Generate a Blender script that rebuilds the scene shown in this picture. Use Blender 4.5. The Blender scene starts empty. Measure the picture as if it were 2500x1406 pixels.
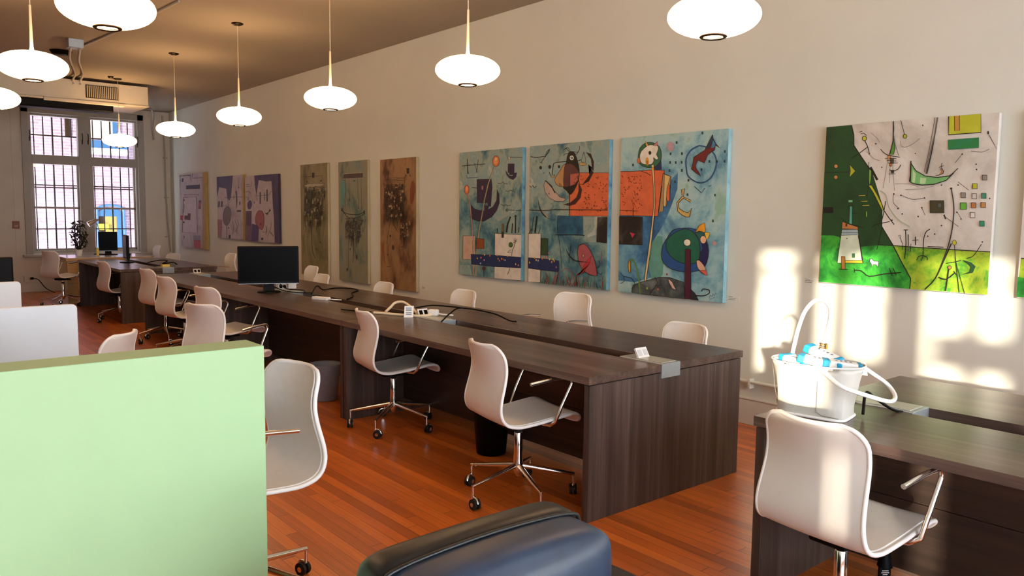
import bpy, math, random
from mathutils import Vector, Matrix
PI = math.pi
random.seed(7)
sc = bpy.context.scene
COL = sc.collection

# ---------------------------------------------------------------- camera
cam_d = bpy.data.cameras.new('camera')
cam_d.sensor_width = 36.0
cam_d.lens = 1910.864 / 2500 * 36
cam_d.clip_start = 0.05
cam_d.clip_end = 300
cam = bpy.data.objects.new('camera', cam_d)
COL.objects.link(cam)
YAW, PIT, ROL = math.radians(40.0584), math.radians(5.2952), math.radians(0.6637)
fw = Vector((math.sin(YAW) * math.cos(PIT), math.cos(YAW) * math.cos(PIT), -math.sin(PIT)))
rt = Vector((math.cos(YAW), -math.sin(YAW), 0))
up = rt.cross(fw)
r2 = rt * math.cos(ROL) + up * math.sin(ROL)
u2 = -rt * math.sin(ROL) + up * math.cos(ROL)
m = Matrix((r2, u2, -fw)).transposed().to_4x4()
m.translation = Vector((-5.036, 0.0, 1.5277))
cam.matrix_world = m
sc.camera = cam

# ---------------------------------------------------------------- look, sky, sun
sc.view_settings.view_transform = 'Standard'
sc.view_settings.look = 'None'
sc.view_settings.gamma = 1.0
sc.view_settings.use_curve_mapping = False
sc.view_settings.exposure = 0.24
world = bpy.data.worlds.new('sky')
sc.world = world
world.use_nodes = True
bg = world.node_tree.nodes['Background']
bg.inputs[0].default_value = (0.84, 0.91, 1.0, 1)
bg.inputs[1].default_value = 10.5

SUN = Vector((2.08, 1.352, -0.36)).normalized()
sd = bpy.data.lights.new('sun', 'SUN')
sd.energy = 13.0
sd.color = (1.0, 0.90, 0.72)
sd.angle = math.radians(0.9)
sun = bpy.data.objects.new('sun', sd)
COL.objects.link(sun)
sun.rotation_euler = (-SUN).to_track_quat('Z', 'Y').to_euler()
sun.location = (-9, -6, 6)

LAMP_COL = (1.0, 0.59, 0.28)
LAMP_STR = 14.0

def portal(name, loc, size, rot):
    d = bpy.data.lights.new(name, 'AREA')
    d.shape = 'RECTANGLE'; d.size, d.size_y = size
    d.cycles.is_portal = True
    o = bpy.data.objects.new(name, d); COL.objects.link(o)
    o.location = loc; o.rotation_euler = rot
for i, xc in enumerate((-5.9, -3.6, -1.3)): portal('daylight_back', (xc, -3.42, 1.85), (2.0, 2.7), (-PI/2, 0, 0))
portal('daylight_left', (-7.12, -2.35, 2.05), (2.0, 2.1), (0, -PI/2, 0))

# ---------------------------------------------------------------- node materials
def lin(h):
    h = h.lstrip('#'); v = [int(h[i:i+2], 16) / 255 for i in (0, 2, 4)]
    return tuple((c / 12.92 if c <= .04045 else ((c + .055) / 1.055) ** 2.4) for c in v) + (1,)
def newmat(name):
    mt = bpy.data.materials.new(name); mt.use_nodes = True
    nt = mt.node_tree; return mt, nt, nt.nodes['Principled BSDF']
def nd(nt, t, **k):
    n = nt.nodes.new(t)
    for a, b in k.items():
        if a.startswith('i_'): n.inputs[int(a[2:])].default_value = b
        else: setattr(n, a, b)
    return n
def ln(nt, a, b): nt.links.new(a, b)
def coords(nt, scale=(1, 1, 1), rot=(0, 0, 0), kind='Object'):
    tc = nd(nt, 'ShaderNodeTexCoord'); mp = nd(nt, 'ShaderNodeMapping')
    mp.inputs['Scale'].default_value = scale; mp.inputs['Rotation'].default_value = rot
    ln(nt, tc.outputs[kind], mp.inputs[0]); return mp.outputs[0]
def ramp(nt, fac, stops):
    r = nd(nt, 'ShaderNodeValToRGB'); e = r.color_ramp.elements
    e[0].position, e[0].color = stops[0]; e[1].position, e[1].color = stops[-1]
    for p, c in stops[1:-1]:
        q = e.new(p); q.color = c
    ln(nt, fac, r.inputs[0]); return r.outputs[0]
def bump(nt, b, h, strength=.2, dist=.01):
    n = nd(nt, 'ShaderNodeBump'); n.inputs['Strength'].default_value = strength; n.inputs['Distance'].default_value = dist
    ln(nt, h, n.inputs['Height']); ln(nt, n.outputs[0], b.inputs['Normal'])
MATS = {}
def mat(name, color, rough=.5, metal=0., noise=.0, nscale=8., bumpy=0., coat=0., spec=.5, alpha=None, trans=0., emit=None, sheen=0.):
    if name in MATS: return MATS[name]
    mt, nt, b = newmat(name)
    c = lin(color) if isinstance(color, str) else tuple(color) + (1,)
    b.inputs['Base Color'].default_value = c
    b.inputs['Roughness'].default_value = rough; b.inputs['Metallic'].default_value = metal
    b.inputs['Coat Weight'].default_value = coat; b.inputs['Specular IOR Level'].default_value = spec
    b.inputs['Transmission Weight'].default_value = trans
    if alpha is not None: b.inputs['Alpha'].default_value = alpha
    if emit:
        b.inputs['Emission Color'].default_value = tuple(emit[0]) + (1,); b.inputs['Emission Strength'].default_value = emit[1]
    n = nd(nt, 'ShaderNodeTexNoise'); n.inputs['Scale'].default_value = nscale; n.inputs['Detail'].default_value = 5
    ln(nt, coords(nt), n.inputs['Vector'])
    if noise:
        lo = tuple(x * (1 - noise) for x in c[:3]) + (1,); hi = tuple(min(1, x * (1 + noise)) for x in c[:3]) + (1,)
        ln(nt, ramp(nt, n.outputs[0], [(.3, lo), (.7, hi)]), b.inputs['Base Color'])
    if bumpy: bump(nt, b, n.outputs[0], bumpy, .004)
    MATS[name] = mt; return mt
def wood(name, axis, stops, rough=.4, streak=True, scale=1.0, coat=0.):
    """laminate with fine grain running along one axis"""
    if name in MATS: return MATS[name]
    mt, nt, b = newmat(name)
    s = [26 * scale] * 3; s[axis] = .7 * scale
    v = coords(nt, tuple(s))
    n = nd(nt, 'ShaderNodeTexNoise'); n.inputs['Scale'].default_value = 1.0; n.inputs['Detail'].default_value = 9; n.inputs['Roughness'].default_value = .72
    ln(nt, v, n.inputs['Vector'])
    col = ramp(nt, n.outputs[0], stops)
    if streak:
        s2 = [3.2] * 3; s2[axis] = .12
        n2 = nd(nt, 'ShaderNodeTexNoise'); n2.inputs['Scale'].default_value = 2.0; n2.inputs['Detail'].default_value = 2
        ln(nt, coords(nt, tuple(s2)), n2.inputs['Vector'])
        mx = nd(nt, 'ShaderNodeMixRGB', blend_type='MULTIPLY'); mx.inputs[0].default_value = .8
        ln(nt, col, mx.inputs[1]); ln(nt, ramp(nt, n2.outputs[0], [(.36, (.58, .54, .51, 1)), (.62, (1.2, 1.15, 1.12, 1))]), mx.inputs[2]); col = mx.outputs[0]
        # thin pale pores
        s3 = [95] * 3; s3[axis] = .5
        n3 = nd(nt, 'ShaderNodeTexNoise'); n3.inputs['Scale'].default_value = 1.0; n3.inputs['Detail'].default_value = 1
        ln(nt, coords(nt, tuple(s3)), n3.inputs['Vector'])
        mx2 = nd(nt, 'ShaderNodeMixRGB', blend_type='MIX')
        ln(nt, ramp(nt, n3.outputs[0], [(.70, (0, 0, 0, 1)), (.78, (.5, .5, .5, 1))]), mx2.inputs[0])
        ln(nt, col, mx2.inputs[1]); mx2.inputs[2].default_value = (.22, .17, .15, 1); col = mx2.outputs[0]
    ln(nt, col, b.inputs['Base Color'])
    b.inputs['Roughness'].default_value = rough; b.inputs['Coat Weight'].default_value = coat
    bump(nt, b, n.outputs[0], .08, .002)
    MATS[name] = mt; return mt

DARK = [(.28, lin('302523')), (.5, lin('4d3f3a')), (.72, lin('6b5a53'))]
M_top = wood('dark_laminate_top', 1, [(.28, lin('3a2c28')), (.5, lin('5b4a43')), (.72, lin('7b665d'))], .28)
M_panel = wood('dark_laminate_panel', 2, DARK, .5)
M_modesty = wood('dark_laminate_modesty', 1, [(.3, lin('211713')), (.7, lin('46342a'))], .5)
M_tan = wood('tan_birch', 0, [(.3, lin('a98250')), (.7, lin('c9a470'))], .5, False)
M_shell = mat('white_moulded_shell', 'e4ded8', .42, noise=.02)
M_rim = mat('white_edge_piping', 'f6f4f2', .35)
M_pad = mat('pale_seat_pad', 'dfdad4', .6, noise=.02, nscale=30)
M_chrome = mat('chrome', (.82, .80, .78), .12, 1.0)
M_black = mat('black_plastic', '060607', .5, spec=.12)
M_rubber = mat('black_rubber', '101011', .7)
M_screen = mat('screen_glass', '030303', .3, spec=.04)
M_alu = mat('brushed_aluminium', 'a9b2b8', .4, .6, noise=.05, nscale=30)
M_white = mat('white_plastic', 'e9e9e9', .4)
M_whitegloss = mat('white_screen_panel', 'dfe3ea', .35, noise=.01)
M_mint = mat('mint_green_paint', 'abd09e', .55, noise=.02, nscale=4)
M_trim = mat('painted_trim', 'a6a096', .5, noise=.03)
M_farwall = mat('cream_far_wall', 'd2cabc', .75, noise=.04, nscale=3, bumpy=.15)
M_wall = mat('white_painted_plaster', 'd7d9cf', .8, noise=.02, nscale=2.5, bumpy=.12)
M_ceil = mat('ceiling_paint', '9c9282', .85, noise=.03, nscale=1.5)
M_hvac = mat('painted_sheet_metal', 'cfc6b0', .45, noise=.03)
M_leather = mat('black_leather', '15171a', .38, noise=.25, nscale=14, bumpy=.25, spec=.6)
M_leather2 = mat('blue_sheen_leather', '20344c', .42, noise=.3, nscale=8, bumpy=.7, spec=.8)  # blue-black leather with its blue sheen put into the base colour
M_bin = mat('frosted_plastic', 'a9adb8', .35, trans=.35, alpha=.72)
M_paper = mat('paper', 'f1f1ee', .8)
M_yellow = mat('yellow_note', 'e6cf6a', .8)
M_bronze = mat('dark_bronze', '2a1d10', .4, .7)
M_cable_w = mat('cream_cable', 'e2d3b4', .5)
M_canvas_bag = mat('white_leatherette', 'cfcbc2', .5, noise=.05, nscale=12, bumpy=.3)
M_blue = mat('cyan_print', '1b9ccb', .5)
M_brass = mat('brass', 'c79a4c', .25, 1.0)
M_redbox = mat('terracotta_plastic', '8a5a44', .5)
M_bluepaint = mat('blue_paint', '174266', .5)
M_yellowin = mat('yellow_render', '6f6028', .7)
M_pale = mat('pale_stone', 'a89c90', .8, noise=.08)
M_leaf = mat('dark_leaf', '1d2414', .5)
M_ironbar = mat('black_iron', '17141a', .5)

def glass_mat():
    mt = bpy.data.materials.new('window_glass'); mt.use_nodes = True; nt = mt.node_tree
    nt.nodes.remove(nt.nodes['Principled BSDF'])
    t = nd(nt, 'ShaderNodeBsdfTransparent'); g = nd(nt, 'ShaderNodeBsdfGlossy'); g.inputs['Roughness'].default_value = .02
    x = nd(nt, 'ShaderNodeMixShader'); x.inputs[0].default_value = .06
    ln(nt, t.outputs[0], x.inputs[1]); ln(nt, g.outputs[0], x.inputs[2]); ln(nt, x.outputs[0], nt.nodes['Material Output'].inputs[0])
    return mt
M_glass = glass_mat()

def floor_mat():
    mt, nt, b = newmat('oak_strip_floor')
    tc = nd(nt, 'ShaderNodeTexCoord'); sp = nd(nt, 'ShaderNodeSeparateXYZ'); ln(nt, tc.outputs['Object'], sp.inputs[0])
    def M(op, a, bb=None, c=None):
        n = nd(nt, 'ShaderNodeMath', operation=op)
        for i, q in enumerate((a, bb, c)):
            if q is None: continue
            if isinstance(q, (int, float)): n.inputs[i].default_value = q
            else: ln(nt, q, n.inputs[i])
        return n.outputs[0]
    X = M('DIVIDE', sp.outputs[0], .062); row = M('FLOOR', X); fx = M('FRACT', X)
    wn = nd(nt, 'ShaderNodeTexWhiteNoise', noise_dimensions='1D'); ln(nt, row, wn.inputs['W'])
    Y = M('DIVIDE', M('ADD', sp.outputs[1], M('MULTIPLY', wn.outputs[0], 7.3)), 1.35)
    cell = M('FLOOR', Y); fy = M('FRACT', Y)
    cv = nd(nt, 'ShaderNodeCombineXYZ'); ln(nt, row, cv.inputs[0]); ln(nt, cell, cv.inputs[1])
    w2 = nd(nt, 'ShaderNodeTexWhiteNoise', noise_dimensions='2D'); ln(nt, cv.outputs[0], w2.inputs['Vector'])
    col = ramp(nt, w2.outputs[0], [(0, lin('aa561f')), (.35, lin('cd6826')), (.7, lin('e0792c')), (1, lin('ba5c22'))])
    g = nd(nt, 'ShaderNodeTexNoise'); g.inputs['Scale'].default_value = 1; g.inputs['Detail'].default_value = 8
    ln(nt, coords(nt, (60, 2.2, 1)), g.inputs['Vector'])
    m1 = nd(nt, 'ShaderNodeMixRGB', blend_type='MULTIPLY'); m1.inputs[0].default_value = .55
    ln(nt, col, m1.inputs[1]); ln(nt, ramp(nt, g.outputs[0], [(.3, (.62, .55, .5, 1)), (.7, (1.15, 1.1, 1.05, 1))]), m1.inputs[2])
    # worn, greyer patches in the walkway
    wv = nd(nt, 'ShaderNodeTexNoise'); wv.inputs['Scale'].default_value = .9; wv.inputs['Detail'].default_value = 4
    ln(nt, coords(nt), wv.inputs['Vector'])
    m3 = nd(nt, 'ShaderNodeMixRGB'); ln(nt, ramp(nt, wv.outputs[0], [(.55, (0, 0, 0, 1)), (.75, (.35, .35, .35, 1))]), m3.inputs[0])
    ln(nt, m1.outputs[0], m3.inputs[1]); m3.inputs[2].default_value = lin('8d6a52')
    gap = M('MAXIMUM', M('LESS_THAN', fx, .035), M('LESS_THAN', fy, .003))
    m2 = nd(nt, 'ShaderNodeMixRGB'); ln(nt, M('MULTIPLY', gap, .75), m2.inputs[0]); ln(nt, m3.outputs[0], m2.inputs[1]); m2.inputs[2].default_value = lin('3a1c0e')
    ln(nt, m2.outputs[0], b.inputs['Base Color'])
    b.inputs['Roughness'].default_value = .3; b.inputs['Coat Weight'].default_value = .15; b.inputs['Coat Roughness'].default_value = .15
    bump(nt, b, M('SUBTRACT', 1, gap), .3, .002)
    return mt
M_floor = floor_mat()

def brick_mat():
    mt, nt, b = newmat('pale_painted_brick')
    tc = nd(nt, 'ShaderNodeTexCoord'); sp = nd(nt, 'ShaderNodeSeparateXYZ'); ln(nt, tc.outputs['Object'], sp.inputs[0])
    cb = nd(nt, 'ShaderNodeCombineXYZ'); ln(nt, sp.outputs[0], cb.inputs[0]); ln(nt, sp.outputs[2], cb.inputs[1])
    br = nd(nt, 'ShaderNodeTexBrick'); ln(nt, cb.outputs[0], br.inputs['Vector'])
    br.inputs['Scale'].default_value = 1.0; br.inputs['Brick Width'].default_value = .22; br.inputs['Row Height'].default_value = .075
    br.inputs['Mortar Size'].default_value = .009
    br.inputs['Color1'].default_value = lin('665560'); br.inputs['Color2'].default_value = lin('74616d'); br.inputs['Mortar'].default_value = lin('857889')
    ln(nt, br.outputs[0], b.inputs['Base Color']); b.inputs['Roughness'].default_value = .9
    return mt
M_brick = brick_mat()

# ---------------------------------------------------------------- mesh builder
class MB:
    def __init__(s): s.v = []; s.f = []; s.mi = []; s.sm = []; s.mats = []
    def m(s, mt):
        if mt not in s.mats: s.mats.append(mt)
        return s.mats.index(mt)
    def add(s, vs, fs, mt=0, smooth=False):
        k = len(s.v); s.v += [tuple(p) for p in vs]
        if not isinstance(mt, int): mt = s.m(mt)
        for f in fs: s.f.append([i + k for i in f]); s.mi.append(mt); s.sm.append(smooth)
        return s
    def box(s, a, b, mt=0):
        x0, y0, z0 = [min(p, q) for p, q in zip(a, b)]; x1, y1, z1 = [max(p, q) for p, q in zip(a, b)]
        vs = [(x0,y0,z0),(x1,y0,z0),(x1,y1,z0),(x0,y1,z0),(x0,y0,z1),(x1,y0,z1),(x1,y1,z1),(x0,y1,z1)]
        return s.add(vs, [(0,3,2,1),(4,5,6,7),(0,1,5,4),(1,2,6,5),(2,3,7,6),(3,0,4,7)], mt)
    def obox(s, c, ax, size, mt=0):
        """oriented box; ax = three unit vectors"""
        c = Vector(c); vs = []
        for k in range(8):
            sg = [(1 if k >> i & 1 else -1) * size[i] / 2 for i in range(3)]
            vs.append(c + ax[0] * sg[0] + ax[1] * sg[1] + ax[2] * sg[2])
        return s.add(vs, [(0,2,3,1),(4,5,7,6),(0,1,5,4),(1,3,7,5),(3,2,6,7),(2,0,4,6)], mt)
    def tube(s, pts, r, n=10, mt=0, cap=True, closed=False, flat=1.0):
        P = [Vector(p) for p in pts]; N = len(P)
        R = r if isinstance(r, (list, tuple)) else [r] * N
        rings = []; prev = None
        for i in range(N):
            if closed: t = P[(i + 1) % N] - P[i - 1]
            else: t = P[min(i + 1, N - 1)] - P[max(i - 1, 0)]
            if t.length < 1e-9: t = Vector((0, 0, 1))
            t.normalize()
            if prev is None:
                a = Vector((0, 0, 1)) if abs(t.z) < .9 else Vector((1, 0, 0))
                prev = t.cross(a).normalized()
            u = (prev - t * prev.dot(t))
            if u.length < 1e-6: u = t.orthogonal()
            u.normalize(); w = t.cross(u); prev = u
            rings.append([P[i] + (u * math.cos(2 * PI * k / n) + w * math.sin(2 * PI * k / n) * flat) * R[i] for k in range(n)])
        vs = [p for q in rings for p in q]; fs = []
        for i in range(N if closed else N - 1):
            j = (i + 1) % N
            for k in range(n):
                l = (k + 1) % n; fs.append((i * n + k, i * n + l, j * n + l, j * n + k))
        s.add(vs, fs, mt, True)
        if cap and not closed:
            s.add(rings[0], [tuple(range(n))[::-1]], mt); s.add(rings[-1], [tuple(range(n))], mt)
        return s
    def lathe(s, prof, n=24, c=(0, 0, 0), mt=0, smooth=True, cap=False):
        vs = []; fs = []; N = len(prof)
        for r, z in prof:
            for k in range(n):
                a = 2 * PI * k / n; vs.append((c[0] + r * math.cos(a), c[1] + r * math.sin(a), c[2] + z))
        for i in range(N - 1):
            for k in range(n):
                l = (k + 1) % n; fs.append((i * n + k, i * n + l, (i + 1) * n + l, (i + 1) * n + k))
        if cap: fs += [tuple(range(n))[::-1], tuple((N - 1) * n + k for k in range(n))]
        return s.add(vs, fs, mt, smooth)
    def prism(s, poly, d, mt=0):
        """extrude an ordered list of 3D points by vector d"""
        P = [Vector(p) for p in poly]; d = Vector(d); n = len(P)
        return s.add(P + [p + d for p in P], [tuple(range(n))[::-1], tuple(range(n, 2 * n))] + [(i, (i + 1) % n, n + (i + 1) % n, n + i) for i in range(n)], mt)
    def grid(s, rows, mt=0, smooth=True, flip=False):
        n = len(rows[0]); vs = [p for r in rows for p in r]; fs = []
        for i in range(len(rows) - 1):
            for k in range(n - 1):
                f = (i * n + k, i * n + k + 1, (i + 1) * n + k + 1, (i + 1) * n + k); fs.append(f[::-1] if flip else f)
        return s.add(vs, fs, mt, smooth)
    def build(s, name, mt=None, parent=None, loc=(0, 0, 0), rz=0., bevel=0., seg=2):
        me = bpy.data.meshes.new(name); me.from_pydata(s.v, [], s.f); me.update()
        mats = s.mats if s.mats else []
        if mt is not None and not s.mats: mats = [mt]
        for q in mats: me.materials.append(q)
        if s.mats:
            for p, i in zip(me.polygons, s.mi): p.material_index = i
        for p, q in zip(me.polygons, s.sm): p.use_smooth = q
        o = bpy.data.objects.new(name, me); COL.objects.link(o); o.location = loc; o.rotation_euler = (0, 0, rz)
        if parent: o.parent = parent
        if bevel:
            b = o.modifiers.new('bevel', 'BEVEL'); b.width = bevel; b.segments = seg; b.limit_method = 'ANGLE'; b.angle_limit = math.radians(50)
        return o
def tag(o, label, cat, group=None):
    o['label'] = label; o['category'] = cat
    if group: o['group'] = group
    return o
def thing(name, label, cat, loc=(0, 0, 0), rz=0., group=None):
    o = bpy.data.objects.new(name, None); COL.objects.link(o); o.empty_display_size = .1
    o.location = loc; o.rotation_euler = (0, 0, rz); return tag(o, label, cat, group)
def struct(o):
    o['kind'] = 'structure'; return o
def arc(c, r, a0, a1, n=8, plane='xz'):
    out = []
    for i in range(n + 1):
        a = math.radians(a0 + (a1 - a0) * i / n); p, q = r * math.cos(a), r * math.sin(a)
        out.append({'xz': (c[0] + p, c[1], c[2] + q), 'xy': (c[0] + p, c[1] + q, c[2]), 'yz': (c[0], c[1] + p, c[2] + q)}[plane])
    return out
def smooth_path(P, k=6, closed=False):
    """Catmull-Rom through the points"""
    P = [Vector(p) for p in P]; n = len(P); out = []
    for i in range(n if closed else n - 1):
        p0 = P[(i - 1) % n] if closed or i else P[0] * 2 - P[1]; p1 = P[i]; p2 = P[(i + 1) % n]
        p3 = P[(i + 2) % n] if closed or i + 2 < n else P[-1] * 2 - P[-2]
        for j in range(k):
            t = j / k
            out.append(.5 * ((2 * p1) + (p2 - p0) * t + (2 * p0 - 5 * p1 + 4 * p2 - p3) * t * t + (3 * p1 - p0 - 3 * p2 + p3) * t ** 3))
    if not closed: out.append(P[-1])
    return out
# ================================================================ room shell
H = 3.526; YW = 16.913; YB = -3.5; XL = -7.2
struct(MB().box((XL - .3, YB - .3, -.12), (.3, YW + .3, 0)).build('floor', M_floor))
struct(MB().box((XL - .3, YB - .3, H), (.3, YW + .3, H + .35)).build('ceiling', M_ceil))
struct(MB().box((0, YB - .3, 0), (.3, YW + .3, H)).build('wall_right', M_wall))
def holed_wall(name, axis, c0, c1, lo, hi, holes, mt):
    """wall slab with rectangular openings; holes = (a0,a1,z0,z1)"""
    b = MB(); cuts = sorted({lo, hi} | {h[0] for h in holes} | {h[1] for h in holes})
    for a, e in zip(cuts, cuts[1:]):
        segs = [(0, H)]
        for h in holes:
            if h[0] <= a + 1e-6 and e <= h[1] + 1e-6: segs = [(0, h[2]), (h[3], H)]
        for z0, z1 in segs:
            if z1 - z0 < 1e-3: continue
            if axis == 'x': b.box((a, c0, z0), (e, c1, z1))
            else: b.box((c0, a, z0), (c1, e, z1))
    return struct(b.build(name, mt))
holed_wall('wall_far', 'x', YW, YW + .3, XL, 0, [(-2.5, -.60, .72, 3.33)], M_farwall)
holed_wall('wall_back', 'x', YB - .3, YB, XL, 0, [(-6.9, -4.9, .5, 3.2), (-4.6, -2.6, .5, 3.2), (-2.3, -.3, .5, 3.2)], M_wall)
holed_wall('wall_left', 'y', XL - .3, XL, YB, YW, [(-3.30, -1.34, 1.0, 2.6)], M_wall)

# far window: mullioned pair of sashes with transoms, security bars outside
w = struct(bpy.data.objects.new('window_1', None)); COL.objects.link(w); w.location = (-1.55, YW, .72); w['kind'] = 'structure'
f = MB()
y0, y1 = .06, .16
def wx(x): return x + 1.55
def wz(z): return z - .72
f.box((wx(-2.5), y0 - .05, wz(.72)), (wx(-2.44), y1, wz(3.33))); f.box((wx(-.66), y0 - .05, wz(.72)), (wx(-.60), y1, wz(3.33)))
f.box((wx(-2.44), y0 - .045, wz(3.27)), (wx(-.66), y1 - .004, wz(3.33))); f.box((wx(-2.44), y0, wz(.72)), (wx(-.66), y1 - .004, wz(.765)))
f.box((wx(-1.665), y0 - .052, wz(.721)), (wx(-1.44), y1, wz(3.329)))
f.box((wx(-2.44), y0 - .04, wz(2.385)), (wx(-1.665), y1 - .002, wz(2.555))); f.box((wx(-1.44), y0 - .04, wz(2.385)), (wx(-.66), y1 - .002, wz(2.555)))
f.build('window_frame', M_trim, w, bevel=.006)
for a, b_ in ((-2.44, -1.665), (-1.44, -.66)):
    s = MB()
    s.box((wx(a), .09, wz(1.555)), (wx(b_), .13, wz(1.59))); s.box((wx(a), .09, wz(.765)), (wx(b_), .13, wz(.80)))
    s.box((wx(a), .09, wz(.765)), (wx(a) + .03, .13, wz(2.385))); s.box((wx(b_) - .03, .09, wz(.765)), (wx(b_), .13, wz(2.385)))
    s.build('sash', M_trim, w)
    MB().box((wx(a), .105, wz(.8)), (wx(b_), .111, wz(2.385))).build('pane', M_glass, w)
    MB().box((wx(a), .105, wz(2.555)), (wx(b_), .111, wz(3.27))).build('pane', M_glass, w)
g = MB()
for a, b_ in ((-2.44, -1.665), (-1.44, -.66)):
    n = 5
    for i in range(n):
        x = wx(a) + .075 + i * ((b_ - a) - .15) / (n - 1)
        g.box((x - .009, .22, wz(.72)), (x + .009, .238, wz(3.33)))
        if i in (2,): g.box((x - .02, .20, wz(.72)), (x - .002, .22, wz(3.33)))
    for z in (2.93, 2.0, 1.955, 1.17):
        g.box((wx(a) - .02, .215, wz(z) - .011), (wx(b_) + .02, .235, wz(z) + .011))
g.build('security_bars', M_ironbar, w)
# casing trim and sill inside
c = MB()
c.box((-2.60, YW - .035, .68), (-2.48, YW, 3.43)); c.box((-.62, YW - .035, .68), (-.50, YW, 3.43)); c.box((-2.60, YW - .035, 3.31), (-.50, YW, 3.43))
struct(c.build('trim_1', M_trim, bevel=.008))
struct(MB().box((-2.66, YW - .12, .655), (-.42, YW + .05, .70)).build('trim_2', M_trim, bevel=.008))
c = MB()   # panel mouldings on the far wall
for (a, b_, z0, z1) in ((-.44, -.12, .95, 1.0), (-4.2, -2.72, .42, .44), (-.44, -.12, .42, .44)): c.box((a, YW - .02, z0), (b_, YW, z1))
c.box((-2.76, YW - .012, .5), (-2.745, YW, 3.4)); c.box((-7.1, YW - .02, .30), (-.1, YW, .325))
struct(c.build('trim_3', M_farwall))
struct(MB().box((XL, YW - .02, 0), (0, YW, .16)).build('baseboard_far', M_farwall, bevel=.005))
struct(MB().box((-.018, YB, 0), (0, YW - .02, .19)).box((-.026, YB, .19), (0, YW - .02, .205)).build('baseboard_right', M_wall, bevel=.004))
# curved hooks left of the transom bars
for i, xx in enumerate((-2.475, -1.60, -1.50, -.63)):
    o = MB().tube(smooth_path([(0, 0, 0), (0, -.05, -.02), (0, -.06, -.12), (0, -.02, -.2), (0, -.005, -.12)], 4), .007, 6).build('window_latch_hook', M_bronze, loc=(xx, YW - .04 if i in (0, 3) else YW + .01, 2.99))
    tag(o, ['dark iron hook at the far left of the upper far window', 'dark iron hook just left of the central mullion, under the ducting', 'dark iron hook just right of the central mullion, upper window', 'dark iron hook at the right side of the upper far window'][i], 'hook')

# windows behind and left of the viewpoint, where the daylight comes in
def simple_window(name, axis, c, a0, a1, z0, z1, bars, zb):
    e = bpy.data.objects.new(name, None); COL.objects.link(e); e['kind'] = 'structure'
    e.location = ((a0 + a1) / 2, c, z0) if axis == 'x' else (c, (a0 + a1) / 2, z0)
    mid = (a0 + a1) / 2; f = MB()
    def bx(p0, p1, q0, q1, d0=-.04, d1=.04, mb=f):
        if axis == 'x': mb.box((p0 - mid, d0, q0 - z0), (p1 - mid, d1, q1 - z0))
        else: mb.box((d0, p0 - mid, q0 - z0), (d1, p1 - mid, q1 - z0))
    bx(a0, a0 + .05, z0, z1); bx(a1 - .05, a1, z0, z1); bx(a0, a1, z0, z0 + .05); bx(a0, a1, z1 - .05, z1)
    for p, q in bars: bx(p, q, z0, z1)
    for p, q in zb: bx(a0, a1, p, q)
    f.build('window_frame', M_trim, e)
    g = MB(); bx(a0 + .02, a1 - .02, z0 + .02, z1 - .02, -.003, .003, g); g.build('pane', M_glass, e)
simple_window('window_2', 'y', XL - .12, -3.30, -1.34, 1.0, 2.6, [(-3.02, -2.97), (-2.72, -2.48), (-2.22, -2.15), (-2.02, -1.87), (-1.56, -1.42)], [(2.42, 2.46)])
for i in range(3): simple_window('window_%d' % (3 + i), 'x', YB - .15, -6.9 + 2.3 * i, -4.9 + 2.3 * i, .5, 3.2, [(-5.93 + 2.3 * i, -5.87 + 2.3 * i)], [(1.85, 1.9)])
# unseen, added shutters that shape the sun through the left window
t = thing('window_shutters', 'unseen added white shutters inside the left window', 'shutters', (XL + .03, -2.32, 1.0))
def blocker(p, q, z0, z1): MB().box((-.012, p + 2.32, z0 - 1.0), (.012, q + 2.32, z1 - 1.0)).build('blocker_board', M_white, t)
for p, q, r_, u in ((-3.30, -2.70, 1.87, 2.09), (-3.30, -2.70, 1.55, 1.73), (-2.50, -1.98, 1.52, 1.86)): blocker(p, q, r_, u)
for p, q in ((-3.30, -3.15), (-3.08, -2.98), (-2.93, -2.80), (-2.76, -2.70), (-2.50, -2.41), (-2.36, -2.28), (-2.20, -1.98)): blocker(p, q, 1.0, 1.55)
for p, q, z1 in ((-2.70, -2.60, 1.7), (-2.57, -2.50, 1.7), (-1.98, -1.87, 1.3), (-1.72, -1.34, 1.66), (-1.87, -1.72, 1.28)): blocker(p, q, 1.0, z1)
blocker(-1.87, -1.74, 1.55, 2.5)

# ---- outside: the brick building across the alley
yb = 23.0
o = MB().box((-14, yb, -4), (12, yb + .4, 16)).build('alley_building', M_brick); o['kind'] = 'structure'
struct(MB().box((XL - .3, YB - .3, H + .35), (6, YW + .3, 15)).build('wall_sky_blocker', M_brick))  # unseen storeys added above the room to cut sky light in the alley
struct(MB().box((.3, YB - .3, -4), (6, YW + .3, H + .34)).build('wall_neighbouring_building', M_brick))
o = thing('arched_doorway', 'blue framed arched doorway with yellow inside in the building opposite', 'doorway', (.24, yb, -.6))
pts = [(-.33, -.06, 0), (-.33, -.06, 2.13)] + [( -.33 * math.cos(t) , -.06, 2.13 + .15 * math.sin(t)) for t in [PI * k / 12 for k in range(1, 12)]] + [(.33, -.06, 2.13), (.33, -.06, 0)]
MB().tube(pts, .035, 6).build('door_frame', M_bluepaint, o)
MB().box((-.33, -.03, 0), (-.16, -.01, 1.98)).build('dark_opening', M_bronze, o)
MB().box((-.16, -.03, 0), (.15, -.01, 1.98)).build('yellow_interior', M_yellowin, o)
MB().box((.15, -.05, 0), (.30, -.01, 2.0)).build('side_post', M_bluepaint, o)
MB().prism([(-.33, -.04, 1.98), (.33, -.04, 1.98)] + [(.33 * math.cos(t), -.04, 2.02 + .17 * math.sin(t)) for t in [PI * k / 10 for k in range(1, 10)]], (0, .03, 0)).build('fanlight', M_bluepaint, o)
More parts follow.
